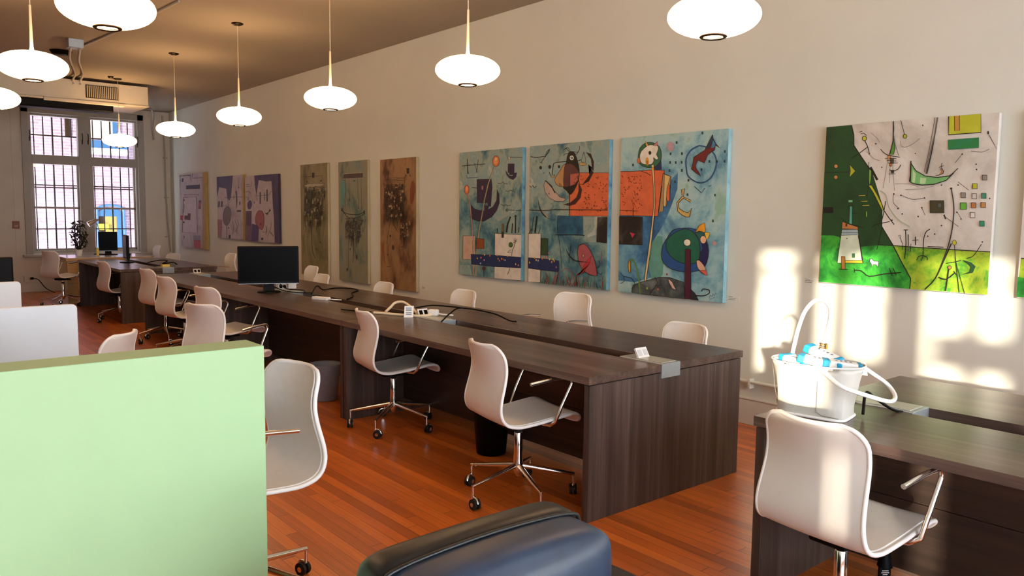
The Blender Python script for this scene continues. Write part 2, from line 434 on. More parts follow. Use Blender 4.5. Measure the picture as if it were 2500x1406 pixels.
MB().box((-.31, -.09, 1.62), (-.06, -.05, 1.78)).build('yellow_notice', mat('bright_yellow', 'a8940f', .6), o)
o = thing('canopy_window', 'blue and white shop canopy with pale stone bay high on the building opposite', 'facade bay', (.2, yb, 3.0))
MB().box((-.42, -.05, .40), (.16, 0, 1.3)).build('pale_bay', M_pale, o)
MB().box((-.42, -.4, .14), (.42, 0, .34)).build('blue_fascia', M_bluepaint, o)
MB().box((-.42, -.42, 0), (.42, 0, .14)).build('white_fascia', M_white, o)
MB().box((.16, -.1, .3), (.26, 0, 1.3)).build('blue_pipe', M_bluepaint, o)
o = MB().box((-.07, -.03, 0), (.07, 0, .9)).build('dark_shutter', M_bronze, loc=(-.68, yb, 3.42)); tag(o, 'narrow dark shuttered opening in the pale brick seen through the upper left panes', 'shutter')

# tree outside the left window whose leaves break up the sunlight
t = thing('street_tree', 'leafy street tree outside the left window', 'tree', (-10.2, -4.6, -1.5))
MB().tube([(0, 0, 0), (.05, .05, 2), (0, .1, 4), (.1, 0, 6)], [.16, .13, .1, .04], 8).build('trunk', M_bronze, t)
lf = MB()
for k in range(230):
    c = Vector((random.uniform(-.6, .6), random.uniform(-1.3, 1.9), random.uniform(3.7, 6.2)))
    if random.random() < .5: c.z = random.uniform(4.4, 5.6)
    a = Vector((random.uniform(-1, 1), random.uniform(-1, 1), random.uniform(-1, 1))).normalized(); b_ = a.orthogonal().normalized(); s_ = random.uniform(.03, .07)
    lf.add([c - a * s_, c + b_ * s_ * .6, c + a * s_, c - b_ * s_ * .6], [(0, 1, 2, 3)])
lf.build('foliage', M_leaf, t)

# ================================================================ pendants
def bubble_lamp():
    r = thing('pendant_lamp', '', 'pendant lamp')
    R, hh = .236, .096; prof = []
    for k in range(25):
        a = -PI / 2 + PI * k / 24
        ca, sa = math.cos(a), math.sin(a)
        prof.append((max(.055 if sa < 0 else .03, R * (abs(ca) ** .95)), hh * (1 if sa > 0 else -1) * abs(sa) ** 1.0))
    MB().lathe(prof, 40).build('lamp_shade', M_lamp, r)
    MB().lathe([(.050, -.090), (.068, -.091), (.071, -.098), (.062, -.103), (.050, -.099)], 32).build('lamp_ring', M_bronze, r)
    MB().lathe([(0, -.092), (.051, -.092)], 24).build('diffuser', M_lamp, r)
    MB().lathe([(.012, .0965), (.045, .0965)], 20).build('bulb_opening', M_bulb, r)
    MB().lathe([(.008, .40), (.011, .13), (.016, .10)], 12).build('stem', M_cable_w, r)
    return r
M_lamp = mat('glowing_lamp_shell', 'ffffff', .5, emit=(LAMP_COL, LAMP_STR))
M_bulb = mat('glowing_bulb', 'ffffff', .5, emit=(LAMP_COL, LAMP_STR * 11))
LR = [(-1.80, 2.357, 2.496, 'glowing oval pendant nearest the viewer in the right row, cut by the top edge'),
      (-1.80, 4.34, 2.50, 'glowing oval pendant second in the right row, above the blue triptych'),
      (-1.80, 6.33, 2.523, 'glowing oval pendant third in the right row, above the three tall brown canvases'),
      (-1.80, 8.434, 2.553, 'glowing oval pendant fourth in the right row, with its dark ceiling plate in view'),
      (-1.81, 10.56, 2.575, 'glowing oval pendant fifth in the right row, right of the far windows'),
      (-1.85, 13.15, 2.598, 'smallest glowing oval pendant, hanging in front of the far right window'),
      (-4.05, 4.22, 2.50, 'largest glowing oval pendant, cut by the top edge in the left row'),
      (-4.05, 6.25, 2.50, 'glowing oval pendant cut by the left edge, second in the left row'),
      (-4.05, 8.28, 2.50, 'glowing oval pendant mostly outside the left edge, in front of the ducting')]
lamp0 = None
for (x, y, z, lb) in LR:
    if lamp0 is None: r = lamp0 = bubble_lamp()
    else:
        r = lamp0.copy(); COL.objects.link(r)
        for ch in lamp0.children:
            q = ch.copy(); COL.objects.link(q); q.parent = r
    k_ = {2.357: .94, 4.34: .93, 6.33: .95, 8.434: .975, 10.56: .99, 13.15: 1.02}.get(y, .925)
    for ch in r.children: ch.scale = (k_, k_, 1)
    r.location = (x, y, z); r['label'] = lb; r['group'] = 'oval pendant lamps'
for r in [o for o in sc.objects if o.name.startswith('pendant_lamp')]:
    x, y, z = r.location
    MB().tube([(0, 0, .38), (0, 0, H - z - .01)], .0035, 6).build('cord', M_cable_w, r)
    MB().lathe([(0, H - z - .022), (.04, H - z - .02), (.062, H - z - .008), (.062, H - z), (0, H - z)], 20).build('ceiling_plate', M_bronze, r)

# ================================================================ ducting unit
t = thing('ceiling_air_unit', 'long cream box air unit with slatted grille hung before the far window', 'air conditioner', (-3.8, 13.4, 3.19))
b = MB().box((-2.6, 0, 0), (2.45, 1.0, .29)); b.box((2.0, -.005, -.02), (2.46, 1.0, 0)); b.build('casing', M_hvac, t, bevel=.006)
g = MB()
for k in range(17): g.box((1.575 + k * .0265, -.012, .05), (1.590 + k * .0265, .0, .225))
g.build('grille', mat('grille_slats', 'b8ac90', .5), t)
MB().box((1.56, -.004, .04), (2.02, -.001, .235)).build('grille_recess', mat('grille_dark', '191410', .8), t)
MB().box((-2.6, .03, -.15), (1.95, .35, -.025)).build('dark_underside', M_black, t, bevel=.02)  # black box standing in for the shaded opening below the casing
MB().box((1.0, -.01, -.05), (2.1, .12, 0)).build('lower_lip', M_hvac, t, bevel=.01)
MB().box((-2.6, -.01, -.03), (1.0, .05, 0)).build('lower_lip', M_hvac, t, bevel=.01)
o = MB().tube(smooth_path([(0, 0, 0), (.35, .6, .06), (.7, 1.5, .16), (.95, 2.3, .12), (1.0, 2.56, -.05), (1.02, 2.56, -.3)], 6), .018, 8).build('conduit_pipe', M_trim, loc=(-1.35, 14.25, 3.26)); tag(o, 'curved conduit running from the air unit to the far right corner', 'pipe')
b = MB().tube([(-.03, 0, 2.75), (0, 0, 2.0), (0, 0, 1.2), (.02, 0, .6), (.06, 0, 0)], .016, 8)
for z in (.3, 1.1, 1.9): b.box((-.03, -.02, z), (.05, .03, z + .02))
tag(b.build('riser_pipe', M_trim, loc=(-.11, YW - .04, .7)), 'painted vertical conduit beside the far corner of the room', 'pipe')
t = thing('ceiling_junction_box', 'grey metal box on the ceiling with two hanging conduits', 'junction box', (-2.93, 10.55, H))
MB().box((-.08, -.08, -.10), (.08, .08, 0)).build('box', M_alu, t, bevel=.004)
MB().tube(smooth_path([(-.04, 0, -.08), (-.03, .12, -.12), (.12, .9, -.09), (.45, 2.3, -.03), (.52, 2.84, -.06), (.53, 2.84, -.12)], 6), .016, 8).build('conduit', M_trim, t)
MB().tube(smooth_path([(.05, 0, -.08), (.07, .12, -.12), (.22, .9, -.09), (.55, 2.3, -.03), (.62, 2.84, -.06), (.62, 2.84, -.12)], 6), .016, 8).build('conduit', M_trim, t)
tag(MB().tube([(0, 0, 0), (.16, -1.6, 0), (.26, -3.2, 0)], .012, 6).build('ceiling_conduit', M_trim, loc=(-2.82, 11.1, H - .012)), 'thin painted conduit along the ceiling from the junction box towards the viewer', 'pipe')
tag(MB().lathe([(0, -.05), (.10, -.045), (.13, 0)], 20).build('ceiling_speaker', M_black, loc=(-2.92, 11.4, H)), 'black round fitting on the ceiling behind the junction box', 'ceiling fitting')
tag(MB().lathe([(0, -.03), (.03, -.028), (.045, 0)], 16).build('spot_fitting', M_bronze, loc=(-1.98, 13.0, H)), 'small dark round fitting on the ceiling beside the smallest pendant', 'ceiling fitting')
# wall fittings
t = thing('fire_alarm', 'terracotta fire alarm box on the far wall left of the window', 'alarm', (-2.745, YW, 1.18))
MB().box((-.055, -.045, 0), (.055, 0, .14)).build('housing', M_redbox, t, bevel=.006)
MB().box((-.028, -.05, .03), (.028, -.045, .07)).build('front_plate', mat('alarm_plate', 'b98a70', .5), t)
t = thing('wall_outlet', 'cream power outlet box with a black plug low on the far wall', 'outlet', (-2.56, YW, .19))
MB().box((-.1, -.04, 0), (.1, 0, .12)).build('housing', M_farwall, t, bevel=.006)
MB().box((.0, -.07, .05), (.05, -.04, .09)).build('plug', M_black, t)
MB().tube(smooth_path([(.03, -.07, .07), (.12, -.12, .04), (.2, -.3, -.1), (.3, -.6, -.175)], 6), .007, 6).build('cord', M_black, t)
o = MB(); o.tube([(-.04, 2.66, .33), (-.04, 3.6, .33)], .013, 8)
for y in (2.75, 3.2, 3.5): o.box((-.055, y, .28), (0, y + .02, .35))
tag(o.build('wall_pipe', M_wall), 'white painted pipe with a clip low on the right wall', 'pipe')
# ================================================================ bench desks
X0, X1, G0, G1 = -2.315, -1.01, -1.77, -1.61
def bench_desk(label, ya, yb_, boxes):
    t = thing('bench_desk', label, 'desk', ((X0 + X1) / 2, ya, 0), 0, 'dark double bench desks in one long row')
    cx = (X0 + X1) / 2; L = yb_ - ya
    for a, b_ in ((X0, G0), (G1, X1)):
        MB().box((a - cx, 0, .702), (b_ - cx, L, .742)).build('tabletop', M_top, t, bevel=.0015, seg=1)
    for y in (.006, L - .046):
        MB().box((X0 + .012 - cx, y, .0), (X1 - .012 - cx, y + .04, .696)).build('end_panel', M_panel, t, bevel=.0015, seg=1)
    for a in (G0 - .04, G1 + .022):
        b = MB(); b.box((a - cx, .046, .10), (a + .018 - cx, L - .046, .39)); b.box((a - cx, .046, .394), (a + .018 - cx, L - .046, .66))
        b.build('modesty_panel', M_modesty, t)
    MB().box((G0 - .02 - cx, .046, .56), (G1 + .02 - cx, L - .046, .575)).build('cable_tray', M_black, t)
    for p, q, flap in boxes:
        bx = MB(); bx.box((G0 + .002 - cx, p, .668), (G1 - .002 - cx, q, .747)).build('power_box', M_alu, t, bevel=.002, seg=1)
        bxo = [c for c in t.children if c.name.startswith('power_box')][-1]
        MB().box((G0 + .02 - cx, p + .02, .747), (G1 - .02 - cx, q - .1, .7495)).build('lid', mat('pale_lid', 'b9bcb4', .35, .3), bxo)
        if flap:
            fm = MB(); yy = q - .10
            fm.obox((G0 + .075 - cx, yy, .772), (Vector((1, 0, 0)), Vector((0, .5, .86)), Vector((0, -.86, .5))), (.09, .06, .012))
            fm.build('socket_flap', M_white, bxo)
            sk = MB()
            for dx in (-.022, .022): sk.obox((G0 + .075 + dx - cx, yy - .0065, .7755), (Vector((1, 0, 0)), Vector((0, .5, .86)), Vector((0, -.86, .5))), (.03, .035, .002))
            sk.build('sockets', M_black if flap == 2 else mat('grey_insert', 'c9ccd2', .4), bxo)
    return t
bench_desk('middle dark double desk whose wide end panel faces the viewer', 2.64, 5.185, [(-.006, .30, 1), (2.08, 2.5, 2)])
bench_desk('second dark double desk of the long row, carrying the large black monitor', 5.19, 7.775, [(2.13, 2.54, 2)])
bench_desk('third dark double desk of the long row, beyond the large monitor', 7.78, 10.37, [(2.2, 2.56, 2)])
bench_desk('farthest dark double desk, before the pale birch desk, with an edge-on monitor', 11.45, 14.03, [(-.006, .32, 0)])
bench_desk('dark double desk at lower right, with the white tote bag on it', -.86, 1.725, [(2.2, 2.58, 0)])
# small note on far desk box
tag(MB().box((-.05, -.04, 0), (.05, .04, .03)).build('note_pad', M_yellow, loc=(-1.68, 11.62, .7505)), 'yellow note pad on the metal box at the near end of the farthest dark desk', 'note pad')

# pale birch desk by the window
t = thing('birch_desk', 'birch edged desk with white top standing under the far window', 'desk', (-2.40, 14.46, 0))
MB().box((0, 0, .695), (1.32, 1.1, .742)).build('tabletop', M_tan, t, bevel=.002, seg=1)
MB().box((.004, .004, .742), (1.316, 1.1, .75)).build('white_surface', mat('glossy_white_laminate', 'cfcad2', .18), t)
MB().box((.02, .03, 0), (.17, .07, .695)).build('leg_panel', M_tan, t); MB().box((1.15, .03, 0), (1.3, .07, .695)).build('leg_panel', M_tan, t)

# left benches behind the green divider
t = thing('green_partition', 'thick mint green partition wall at the left of the foreground', 'partition', (-5.35, 2.50, 0))
MB().box((-1.4, -.072, 0), (1.312, .078, 1.1)).build('panel', M_mint, t, bevel=.003)
for i, (ya, yb_) in enumerate(((2.60, 4.0), (4.05, 5.45), (5.5, 6.9), (6.95, 8.35))):
    t = thing('bench_desk', ['dark bench desk hidden just behind the green partition', 'dark bench desk behind the first white screen', 'dark bench desk behind the second white screen', 'dark bench desk at the far left, under the black screen'][i], 'desk', (-5.0, ya, 0), 0, 'left row of desks')
    MB().box((-.65, 0, .70), (.6, yb_ - ya, .74)).build('tabletop', M_top, t, bevel=.0015, seg=1)
    MB().box((-.63, .0, 0), (.58, .04, .70)).build('end_panel', M_panel, t); MB().box((-.63, yb_ - ya - .04, 0), (.58, yb_ - ya, .70)).build('end_panel', M_panel, t)
    MB().box((-.03, .04, .1), (-.01, yb_ - ya - .04, .68)).build('modesty_panel', M_modesty, t)
def screen(label, x1, y, z1, w_=1.3):
    t = thing('desk_screen', label, 'desk screen', (x1 - w_ / 2, y, .742), 0, 'white privacy screens')
    r = .02; h = z1 - .742
    pts = [(-w_/2, 0, 0), (w_/2, 0, 0), (w_/2, 0, h - r)] + [(w_/2 - r + r * math.cos(a), 0, h - r + r * math.sin(a)) for a in (.5, 1.05)] + [(w_/2 - r, 0, h), (-w_/2, 0, h)]
    MB().prism(pts, (0, .03, 0)).build('panel', M_whitegloss, t, bevel=.004)
    MB().box((w_/2, .005, .05), (w_/2 + .012, .025, .09)).build('bracket', M_alu, t)
screen('large white privacy screen directly behind the green partition', -4.268, 4.008, 1.1)
screen('smaller looking white privacy screen, second behind the green partition', -4.285, 5.46, 1.1)
tag(MB().box((-.3, 0, 0), (0, 1.3, .37)).build('storage_box', M_white, loc=(-4.735, 2.63, .742)), 'corner of a white box at the left edge, on the desk behind the green partition', 'box')
t = thing('monitor', 'black screen at the left edge beyond the white privacy screens', 'monitor', (-4.38, 7.0, .74))
MB().box((-.26, -.02, .11), (.26, .02, .43)).build('panel', M_black, t, bevel=.01); MB().box((-.03, .01, .0), (.03, .04, .2)).build('stand', M_black, t); MB().box((-.12, -.08, 0), (.12, .08, .012)).build('base', M_black, t)

# ================================================================ task chairs
PROF = [(-.262, .862), (-.250, .838), (-.231, .79), (-.216, .74), (-.210, .70), (-.211, .655), (-.218, .61), (-.226, .565), (-.226, .52), (-.210, .478), (-.175, .450), (-.12, .438), (-.07, .438), (.02, .447), (.10, .458), (.17, .468), (.22, .472), (.252, .462), (.275, .438), (.286, .412)]
def make_chair():
    t = thing('task_chair', '', 'chair')
    path = smooth_path([(x, 0, z) for x, z in PROF], 3); n = len(path); S = [0]
    for i in range(1, n): S.append(S[-1] + (path[i] - path[i - 1]).length)
    T = S[-1]
    def half(s):
        # narrower at the lumbar waist, rounded corners at both ends
        q_ = min(1, max(0, (s - .16) / .30)); w_ = .186 + .018 * q_ * q_ * (3 - 2 * q_)
        r = .075 if s < T / 2 else .10
        d = min(s, T - s)
        if d < r: w_ = w_ - r + math.sqrt(max(0, r * r - (r - d) ** 2))
        return w_
    def surf(off, inset, ia=0, ib=0, nu=12):
        rows = []
        for i in range(ia, n - ib):
            tg = (path[min(i + 1, n - 1)] - path[max(i - 1, 0)]).normalized()
            nrm = Vector((tg.z, 0, -tg.x)) * -1     # points to the sitter / up
            hw = half(S[i]) - inset; up_ = max(0, 1 - S[i] / .42)
            row = []
            for k in range(nu + 1):
                u = -1 + 2 * k / nu
                wr = math.exp(-((S[i] - .06) / .13) ** 2); dish = u * u * (.034 * wr)
                row.append(path[i] + Vector((dish, hw * u, 0)) + nrm * (off + .006 * u * u))
            rows.append(row)
        return rows
    def sgn_check(): pass
    b = MB(); A = surf(.006, 0); B = surf(-.006, 0)
    b.grid(A); b.grid(B, flip=True)
    b.build('shell', M_shell, t)
    C = surf(.0095, .013, 1, 3); D = surf(.004, .010, 1, 3)
    p = MB(); p.grid(C)
    nC, mC = len(C), len(C[0])
    edgeC = C[0] + [C[i][-1] for i in range(1, nC)] + C[-1][::-1][1:] + [C[i][0] for i in range(nC - 2, 0, -1)]
    edgeD = D[0] + [D[i][-1] for i in range(1, nC)] + D[-1][::-1][1:] + [D[i][0] for i in range(nC - 2, 0, -1)]
    p.grid([edgeC + [edgeC[0]], edgeD + [edgeD[0]]], flip=True); p.build('pad', M_pad, t)
    mid = surf(0, -.002); e = mid[0] + [mid[i][-1] for i in range(1, n)] + mid[-1][::-1][1:] + [mid[i][0] for i in range(n - 2, 0, -1)]
    MB().tube(e, .0085, 8, closed=True).build('piping', M_rim, t)
    for sg in (-1, 1):
        P = [(-.075, sg * .245, .672), (.06, sg * .245, .684)] + [(.15 + .0 + .03 * math.sin(a), sg * .245, .662 + .03 * math.cos(a)) for a in (0, .5, 1.0, 1.5, 2.0)] + [(.12, sg * .24, .54), (.085, sg * .232, .455), (.075, sg * .20, .432), (.06, sg * .12, .425), (.03, sg * .03, .424)]
        P[1] = (.06, sg * .245, .688); P[2] = (.145, sg * .245, .69)
        MB().tube(P, .0095, 8, mt=0).build('armrest', M_chrome, t)
    MB().box((-.10, -.07, .392), (.09, .07, .424)).build('mechanism', M_black, t, bevel=.008)
    MB().lathe([(.013, .36), (.013, .40)], 16).build('gas_piston', M_chrome, t)
    b = MB().lathe([(.012, .105), (.02, .13), (.034, .155), (.028, .18), (.024, .25), (.0235, .355), (.019, .362)], 20, cap=True); b.build('column', M_chrome, t)
    MB().lathe([(.022, .362), (.026, .366), (.024, .378), (.014, .38)], 16).build('column_ring', M_rubber, t)
    for k in range(5):
        a = math.radians(172 + 72 * k); d = Vector((math.cos(a), math.sin(a), 0))
        P = [d * .015 + Vector((0, 0, .172)), d * .16 + Vector((0, 0, .146)), d * .31 + Vector((0, 0, .118))]
        lb = MB().tube(P, [.016, .013, .009], 8); lb.tube([d * .307 + Vector((0, 0, .123)), d * .307 + Vector((0, 0, .06))], .006, 8)
        leg = lb.build('leg', M_chrome, t)
        sd_ = Vector((-d.y, d.x, 0)); c = d * .307 + sd_ * .018 + Vector((0, 0, .029))
        w_ = MB()
        for q in (-1, 1): w_.tube([c + d * (.006 * q), c + d * (.019 * q)], .0285, 14)
        w_.build('caster', M_rubber, leg)
        w_ = MB(); w_.tube([c - d * .022, c + d * .022], .012, 8)
        P = [c + sd_ * (.026 * math.cos(q)) + Vector((0, 0, .034 * math.sin(q))) for q in (.2, .7, 1.2, 1.8, 2.4)]
        w_.tube(P, .008, 6); w_.build('caster_hood', M_chrome, leg)
    return t
SPINF = 20
chair0 = make_chair(); used = [False]
UPPER = ('shell', 'pad', 'piping', 'armrest', 'mechanism')
def place_chair(x, y, rz, label, group, drop=0., spin=0., lean=0.):
    if not used[0]:
        r = chair0; used[0] = True; kids = [(c, list(c.children)) for c in r.children]
    else:
        r = chair0.copy(); COL.objects.link(r); kids = []
        for ch in src:
            c = ch.copy(); COL.objects.link(c); c.parent = r; gs = []
            for g in ch.children:
                d = g.copy(); COL.objects.link(d); d.parent = c; gs.append(d)
            c.location = (0, 0, 0); c.rotation_euler = (0, 0, 0); kids.append((c, gs))
    r.location = (x, y, 0); r.rotation_euler = (0, 0, math.radians(rz)); r['label'] = label; r['group'] = group; r['category'] = 'chair'
    for c, gs in kids:
        nm = c.name.split('.')[0]
        if nm in UPPER: c.location.z = drop
        elif nm == 'gas_piston': c.location.z = min(drop, 0.) if drop < 0 else drop
        elif nm in ('leg',): c.rotation_euler.z = math.radians(spin)
    return r
src = list(chair0.children)
GN = 'white task chairs along the window side of the long row'
GW = 'white task chairs along the painting wall'
place_chair(-2.322, 3.16, -10, 'white task chair in front of the middle desk, nearest its wide end panel', GN, spin=18)
place_chair(-2.12, 4.78, -10, 'white task chair by the seam of the first two desks, right of the frosted bin', GN, -.01, spin=-19)
place_chair(-2.94, 5.82, 24, 'white task chair with chrome arms standing just beyond the corner of the green partition', GN, spin=20)
place_chair(-2.43, 7.19, 14, 'white task chair partly hidden behind the chair at the partition corner', GN, -.01, spin=0)
place_chair(-2.38, 8.54, 10, 'white task chair in front of the third desk, its curved side in full view', GN, -.01, spin=35)
place_chair(-2.26, 9.64, 9, 'white task chair partly behind the curved side of the chair at the third desk', GN, 0, spin=5)
place_chair(-2.23, 11.85, 8, 'white task chair at the farthest dark desk, curved back in profile', GN, -.03, spin=15)
place_chair(-2.50, 14.22, 26, 'white task chair with arms in front of the birch desk under the window', GN, .02, spin=31)
place_chair(-0.750, 3.420, 180, 'top of a white chair back behind the near right corner of the middle desk', GW, -.09)
place_chair(-0.750, 4.535, 186, 'tall white chair back behind the desk below the blue triptych, two arm tips showing', GW, .03)
place_chair(-0.810, 5.980, 180, 'white chair back behind the desk seam below the left blue canvas', GW, -.055)
place_chair(-0.810, 7.450, 180, 'white chair back below the reddish brown tall canvas', GW, -.09)
place_chair(-0.850, 8.860, 180, 'right one of two white chair backs together below the olive tall canvas', GW, -.09)
place_chair(-0.690, 9.478, 178, 'left one of two white chair backs together below the olive tall canvas', GW, -.03)
place_chair(-0.750, 12.152, 182, 'white chair back just left of the large black monitor', GW, .02)
place_chair(-0.753, 14.917, 200, 'white chair back at the far end of the painting wall by the corner pipe', GW, -.11)
place_chair(-0.750, 16.050, 180, 'pale chair seen side on under the far right window sill', 'white task chairs by the far wall', .0)
place_chair(-2.395, 1.30, -4, 'large white task chair in the right foreground below the tote bag, sunlit back', 'foreground chairs', 0, spin=-8)
place_chair(-3.93, 2.885, 188, 'white task chair facing left behind the right edge of the green partition', 'foreground chairs', .06, spin=SPINF)
place_chair(-4.11, 4.74, 140, 'curled top of a white chair back rising above the green partition', 'foreground chairs', 0)

# ================================================================ leather armchair
t = thing('leather_armchair', 'black leather armchair in the bottom foreground facing the viewer', 'armchair', (-3.84, 1.25, 0))
def cushion(name, a, b_, mt, parent, r=.05, puff=.02, bm=3):
    """rounded, slightly puffed box"""
    a = Vector(a); b_ = Vector(b_); c = (a + b_) / 2; h = (b_ - a) / 2; bb = MB(); N = 10
    def P(u, v, s_, ax):
        q = [0, 0, 0]; q[ax] = s_; q[(ax + 1) % 3] = u; q[(ax + 2) % 3] = v; p = Vector(q)
        pos = Vector([p[i] * h[i] for i in range(3)])
        core = Vector([max(-h[i] + r, min(h[i] - r, pos[i])) for i in range(3)]); d = pos - core
        if d.length > 1e-6: pos = core + d.normalized() * min(r, d.length) if sum(1 for i in range(3) if abs(d[i]) > 1e-6) > 1 else core + d
        w_ = puff * (1 - u * u) * (1 - v * v); pos[ax] += s_ * w_
        return c + pos
    def rr(k):
        t_ = k / N * 2 - 1; return math.copysign(abs(t_) ** .8, t_)
    for ax in range(3):
        for s_ in (-1, 1):
            bb.grid([[P(rr(i), rr(k), s_, ax) for k in range(N + 1)] for i in range(N + 1)], flip=(s_ < 0))
    o = bb.build(name, mt, parent); sb = o.modifiers.new('weld', 'WELD'); sb.merge_threshold = .0008
    s2 = o.modifiers.new('sub', 'SUBSURF'); s2.levels = s2.render_levels = 1
    return o
cushion('backrest', (-.335, .22, .28), (.318, .37, .728), M_leather, t, .055, .012)
fr = cushion('back_cushion', (-.328, .085, .30), (.310, .29, .712), M_leather2, t, .055, .02)
P = smooth_path([(-.336, .235, .40), (-.336, .235, .56), (-.325, .235, .68), (-.27, .235, .718), (0, .235, .732), (.255, .235, .718), (.308, .235, .68), (.319, .235, .56), (.319, .235, .40)], 6)
MB().tube(P, .006, 6).build('seam_piping', M_leather, t)
cushion('seat_cushion', (-.33, -.45, .25), (.33, .14, .43), M_leather2, t, .05, .02)
cushion('arm', (.34, -.47, .08), (.585, .42, .45), M_leather, t, .03, .004)
cushion('arm', (-.585, -.47, .08), (-.34, .42, .45), M_leather, t, .03, .004)
MB().box((-.35, -.44, .07), (.35, .40, .27)).build('base', M_leather, t, bevel=.02)
for sx in (-.5, .5):
    for sy in (-.4, .36): MB().box((sx - .03, sy - .03, 0), (sx + .03, sy + .03, .085)).build('foot', M_bronze, t)

# ================================================================ things on and under the desks
def monitor(label, loc, rz, w_, h, z0, base=(.26, .17)):
    t = thing('monitor', label, 'monitor', loc, rz)
    MB().box((-w_/2, -.028, z0), (w_/2, .012, z0 + h)).build('housing', M_black, t, bevel=.008)
    MB().box((-w_/2 + .016, -.0295, z0 + .028), (w_/2 - .016, -.028, z0 + h - .016)).build('screen', M_screen, t)
    MB().box((-w_/2 + .004, -.031, z0 + .002), (w_/2 - .004, -.028, z0 + .007)).build('chin_strip', mat('steel_strip', '8d8d8d', .3, .8), t)
    b = MB().prism([(-.055, .0, .012), (.055, .0, .012), (.04, .03, z0 + .08), (-.04, .03, z0 + .08)], (0, .025, 0)); b.build('stand', M_black, t)
    MB().lathe([(0, .016), (.5, .015), (.53, .008), (.53, 0), (0, 0)], 32).build('base', M_black, t, bevel=0).scale = (base[0] * .96, base[1] * .96, 1)
    return t
monitor('large black flat monitor facing the viewer on the second desk', (-1.915, 7.45, .742), math.radians(-21), .575, .372, .085, (.22, .19))
monitor('black monitor seen almost edge on at the farthest dark desk', (-1.86, 12.92, .742), math.radians(-98), .50, .36, .06, (.28, .2))
monitor('black monitor on the birch desk in front of the far window', (-1.60, 15.2, .75), math.radians(-12), .30, .34, .07, (.3, .2))
tag(MB().box((-.02, -.005, 0), (.02, .005, .13)).box((-.018, -.007, .02), (.018, -.005, .05), ).build('note_strip', M_yellow, loc=(-1.79, 15.1, .75)), 'strip of yellow notes propped left of the monitor on the birch desk', 'note')

# desk lamp on the birch desk
t = thing('desk_lamp', 'silver architect lamp with its head raised before the window mullion', 'desk lamp', (-1.70, 15.45, .75))
MB().lathe([(0, .015), (.08, .012), (.08, 0), (0, 0)], 20).build('base', M_black, t)
MB().tube([(0, 0, .01), (.06, 0, .32), (-.03, 0, .60)], .007, 6).build('arm', M_alu, t)
MB().tube([(.02, 0, .62), (-.03, 0, .60), (-.10, 0, .56), (-.15, 0, .53)], [.015, .03, .045, .05], 12).build('lamp_head', M_chrome, t)
# potted plant
t = thing('potted_plant', 'tall tangled dark plant in a white pot on the birch desk', 'plant', (-2.08, 15.1, .75))
MB().lathe([(.04, 0), (.055, .11), (.05, .11), (.045, .10), (0, .10)], 20).build('pot', M_white, t)
rs = random.Random(5); b = MB()
for k in range(16):
    a = rs.uniform(0, 2 * PI); r_ = rs.uniform(.04, .12); hgt = rs.uniform(.3, .58)
    b.tube(smooth_path([(0, 0, .09), (r_ * math.cos(a) * .5, r_ * math.sin(a) * .5, hgt * .35), (r_ * math.cos(a) * 1.2, r_ * math.sin(a) * 1.2, hgt * .6), (r_ * math.cos(a + .8) * .8, r_ * math.sin(a + .8) * .8, hgt * .85), (.05 * math.cos(a + 2), .05 * math.sin(a + 2), hgt)], 3), [.004] * 13, 5)
b.build('stems', M_black, t)
b = MB()
for k in range(230):
    z = rs.uniform(.14, .6); a = rs.uniform(0, 2 * PI); r_ = rs.uniform(.02, .12) * (1.2 - abs(z - .36) * 1.4)
    c = Vector((r_ * math.cos(a), r_ * math.sin(a), z)); d = Vector((rs.uniform(-1, 1), rs.uniform(-1, 1), rs.uniform(-.6, 1))).normalized(); e = d.orthogonal().normalized(); s_ = rs.uniform(.025, .05)
    b.add([c - d * s_, c + e * s_ * .35, c + d * s_, c - e * s_ * .35], [(0, 1, 2, 3)])
b.build('leaves', M_leaf, t)

def cable(name, pts, r, mt, label, loc=(0, 0, 0), cat='cable', k=6):
    o = MB().tube([Vector(p) - Vector(loc) for p in smooth_path(pts, k)], r, 6).build(name, mt, loc=loc); tag(o, label, cat); return o
Z0 = .748
cable('power_cable', [(-1.68, 7.0, Z0), (-1.50, 7.25, .80), (-1.38, 7.35, Z0), (-1.2, 7.45, Z0), (-1.08, 7.33, Z0), (-1.12, 7.1, Z0), (-1.30, 6.9, Z0), (-1.45, 6.6, Z0), (-1.62, 6.4, Z0)], .006, M_black, 'long black cable looping over the far top of the second desk', (-1.4, 7.0, .742))
t = thing('white_adapter', 'white power adapter lying on the second desk right of the monitor', 'adapter', (-1.80, 6.55, .742), math.radians(20))
MB().box((-.03, -.09, 0), (.03, .09, .028)).build('body', M_white, t, bevel=.006)
MB().tube(smooth_path([(0, -.09, .014), (.01, -.14, .01), (.05, -.2, .006)], 4), .005, 6).build('plug_lead', M_white, t)
for i, pts in enumerate(([(-1.80, 7.48, .83), (-1.7, 7.5, .76), (-1.6, 7.35, .755), (-1.68, 7.15, .752)], [(-1.86, 7.5, .80), (-1.78, 7.4, .755), (-1.72, 7.2, .75), (-1.62, 7.1, .75)])):
    cable('monitor_cable', pts, .005, M_black, ['upper black lead running from the large monitor to the metal power box', 'lower black lead from the large monitor lying by the metal power box'][i])
t = thing('paper_slips', 'cream paper slips behind the stand of the large monitor', 'paper', (-1.70, 7.66, .752))
MB().obox((0, 0, .035), (Vector((.8, -.6, 0)), Vector((0, 0, 1)), Vector((.6, .8, 0))), (.10, .06, .003)).build('slip', M_paper, t)
MB().obox((.08, -.1, .03), (Vector((.8, -.6, 0)), Vector((0, 0, 1)), Vector((.6, .8, 0))), (.08, .05, .003)).build('slip', M_paper, t)
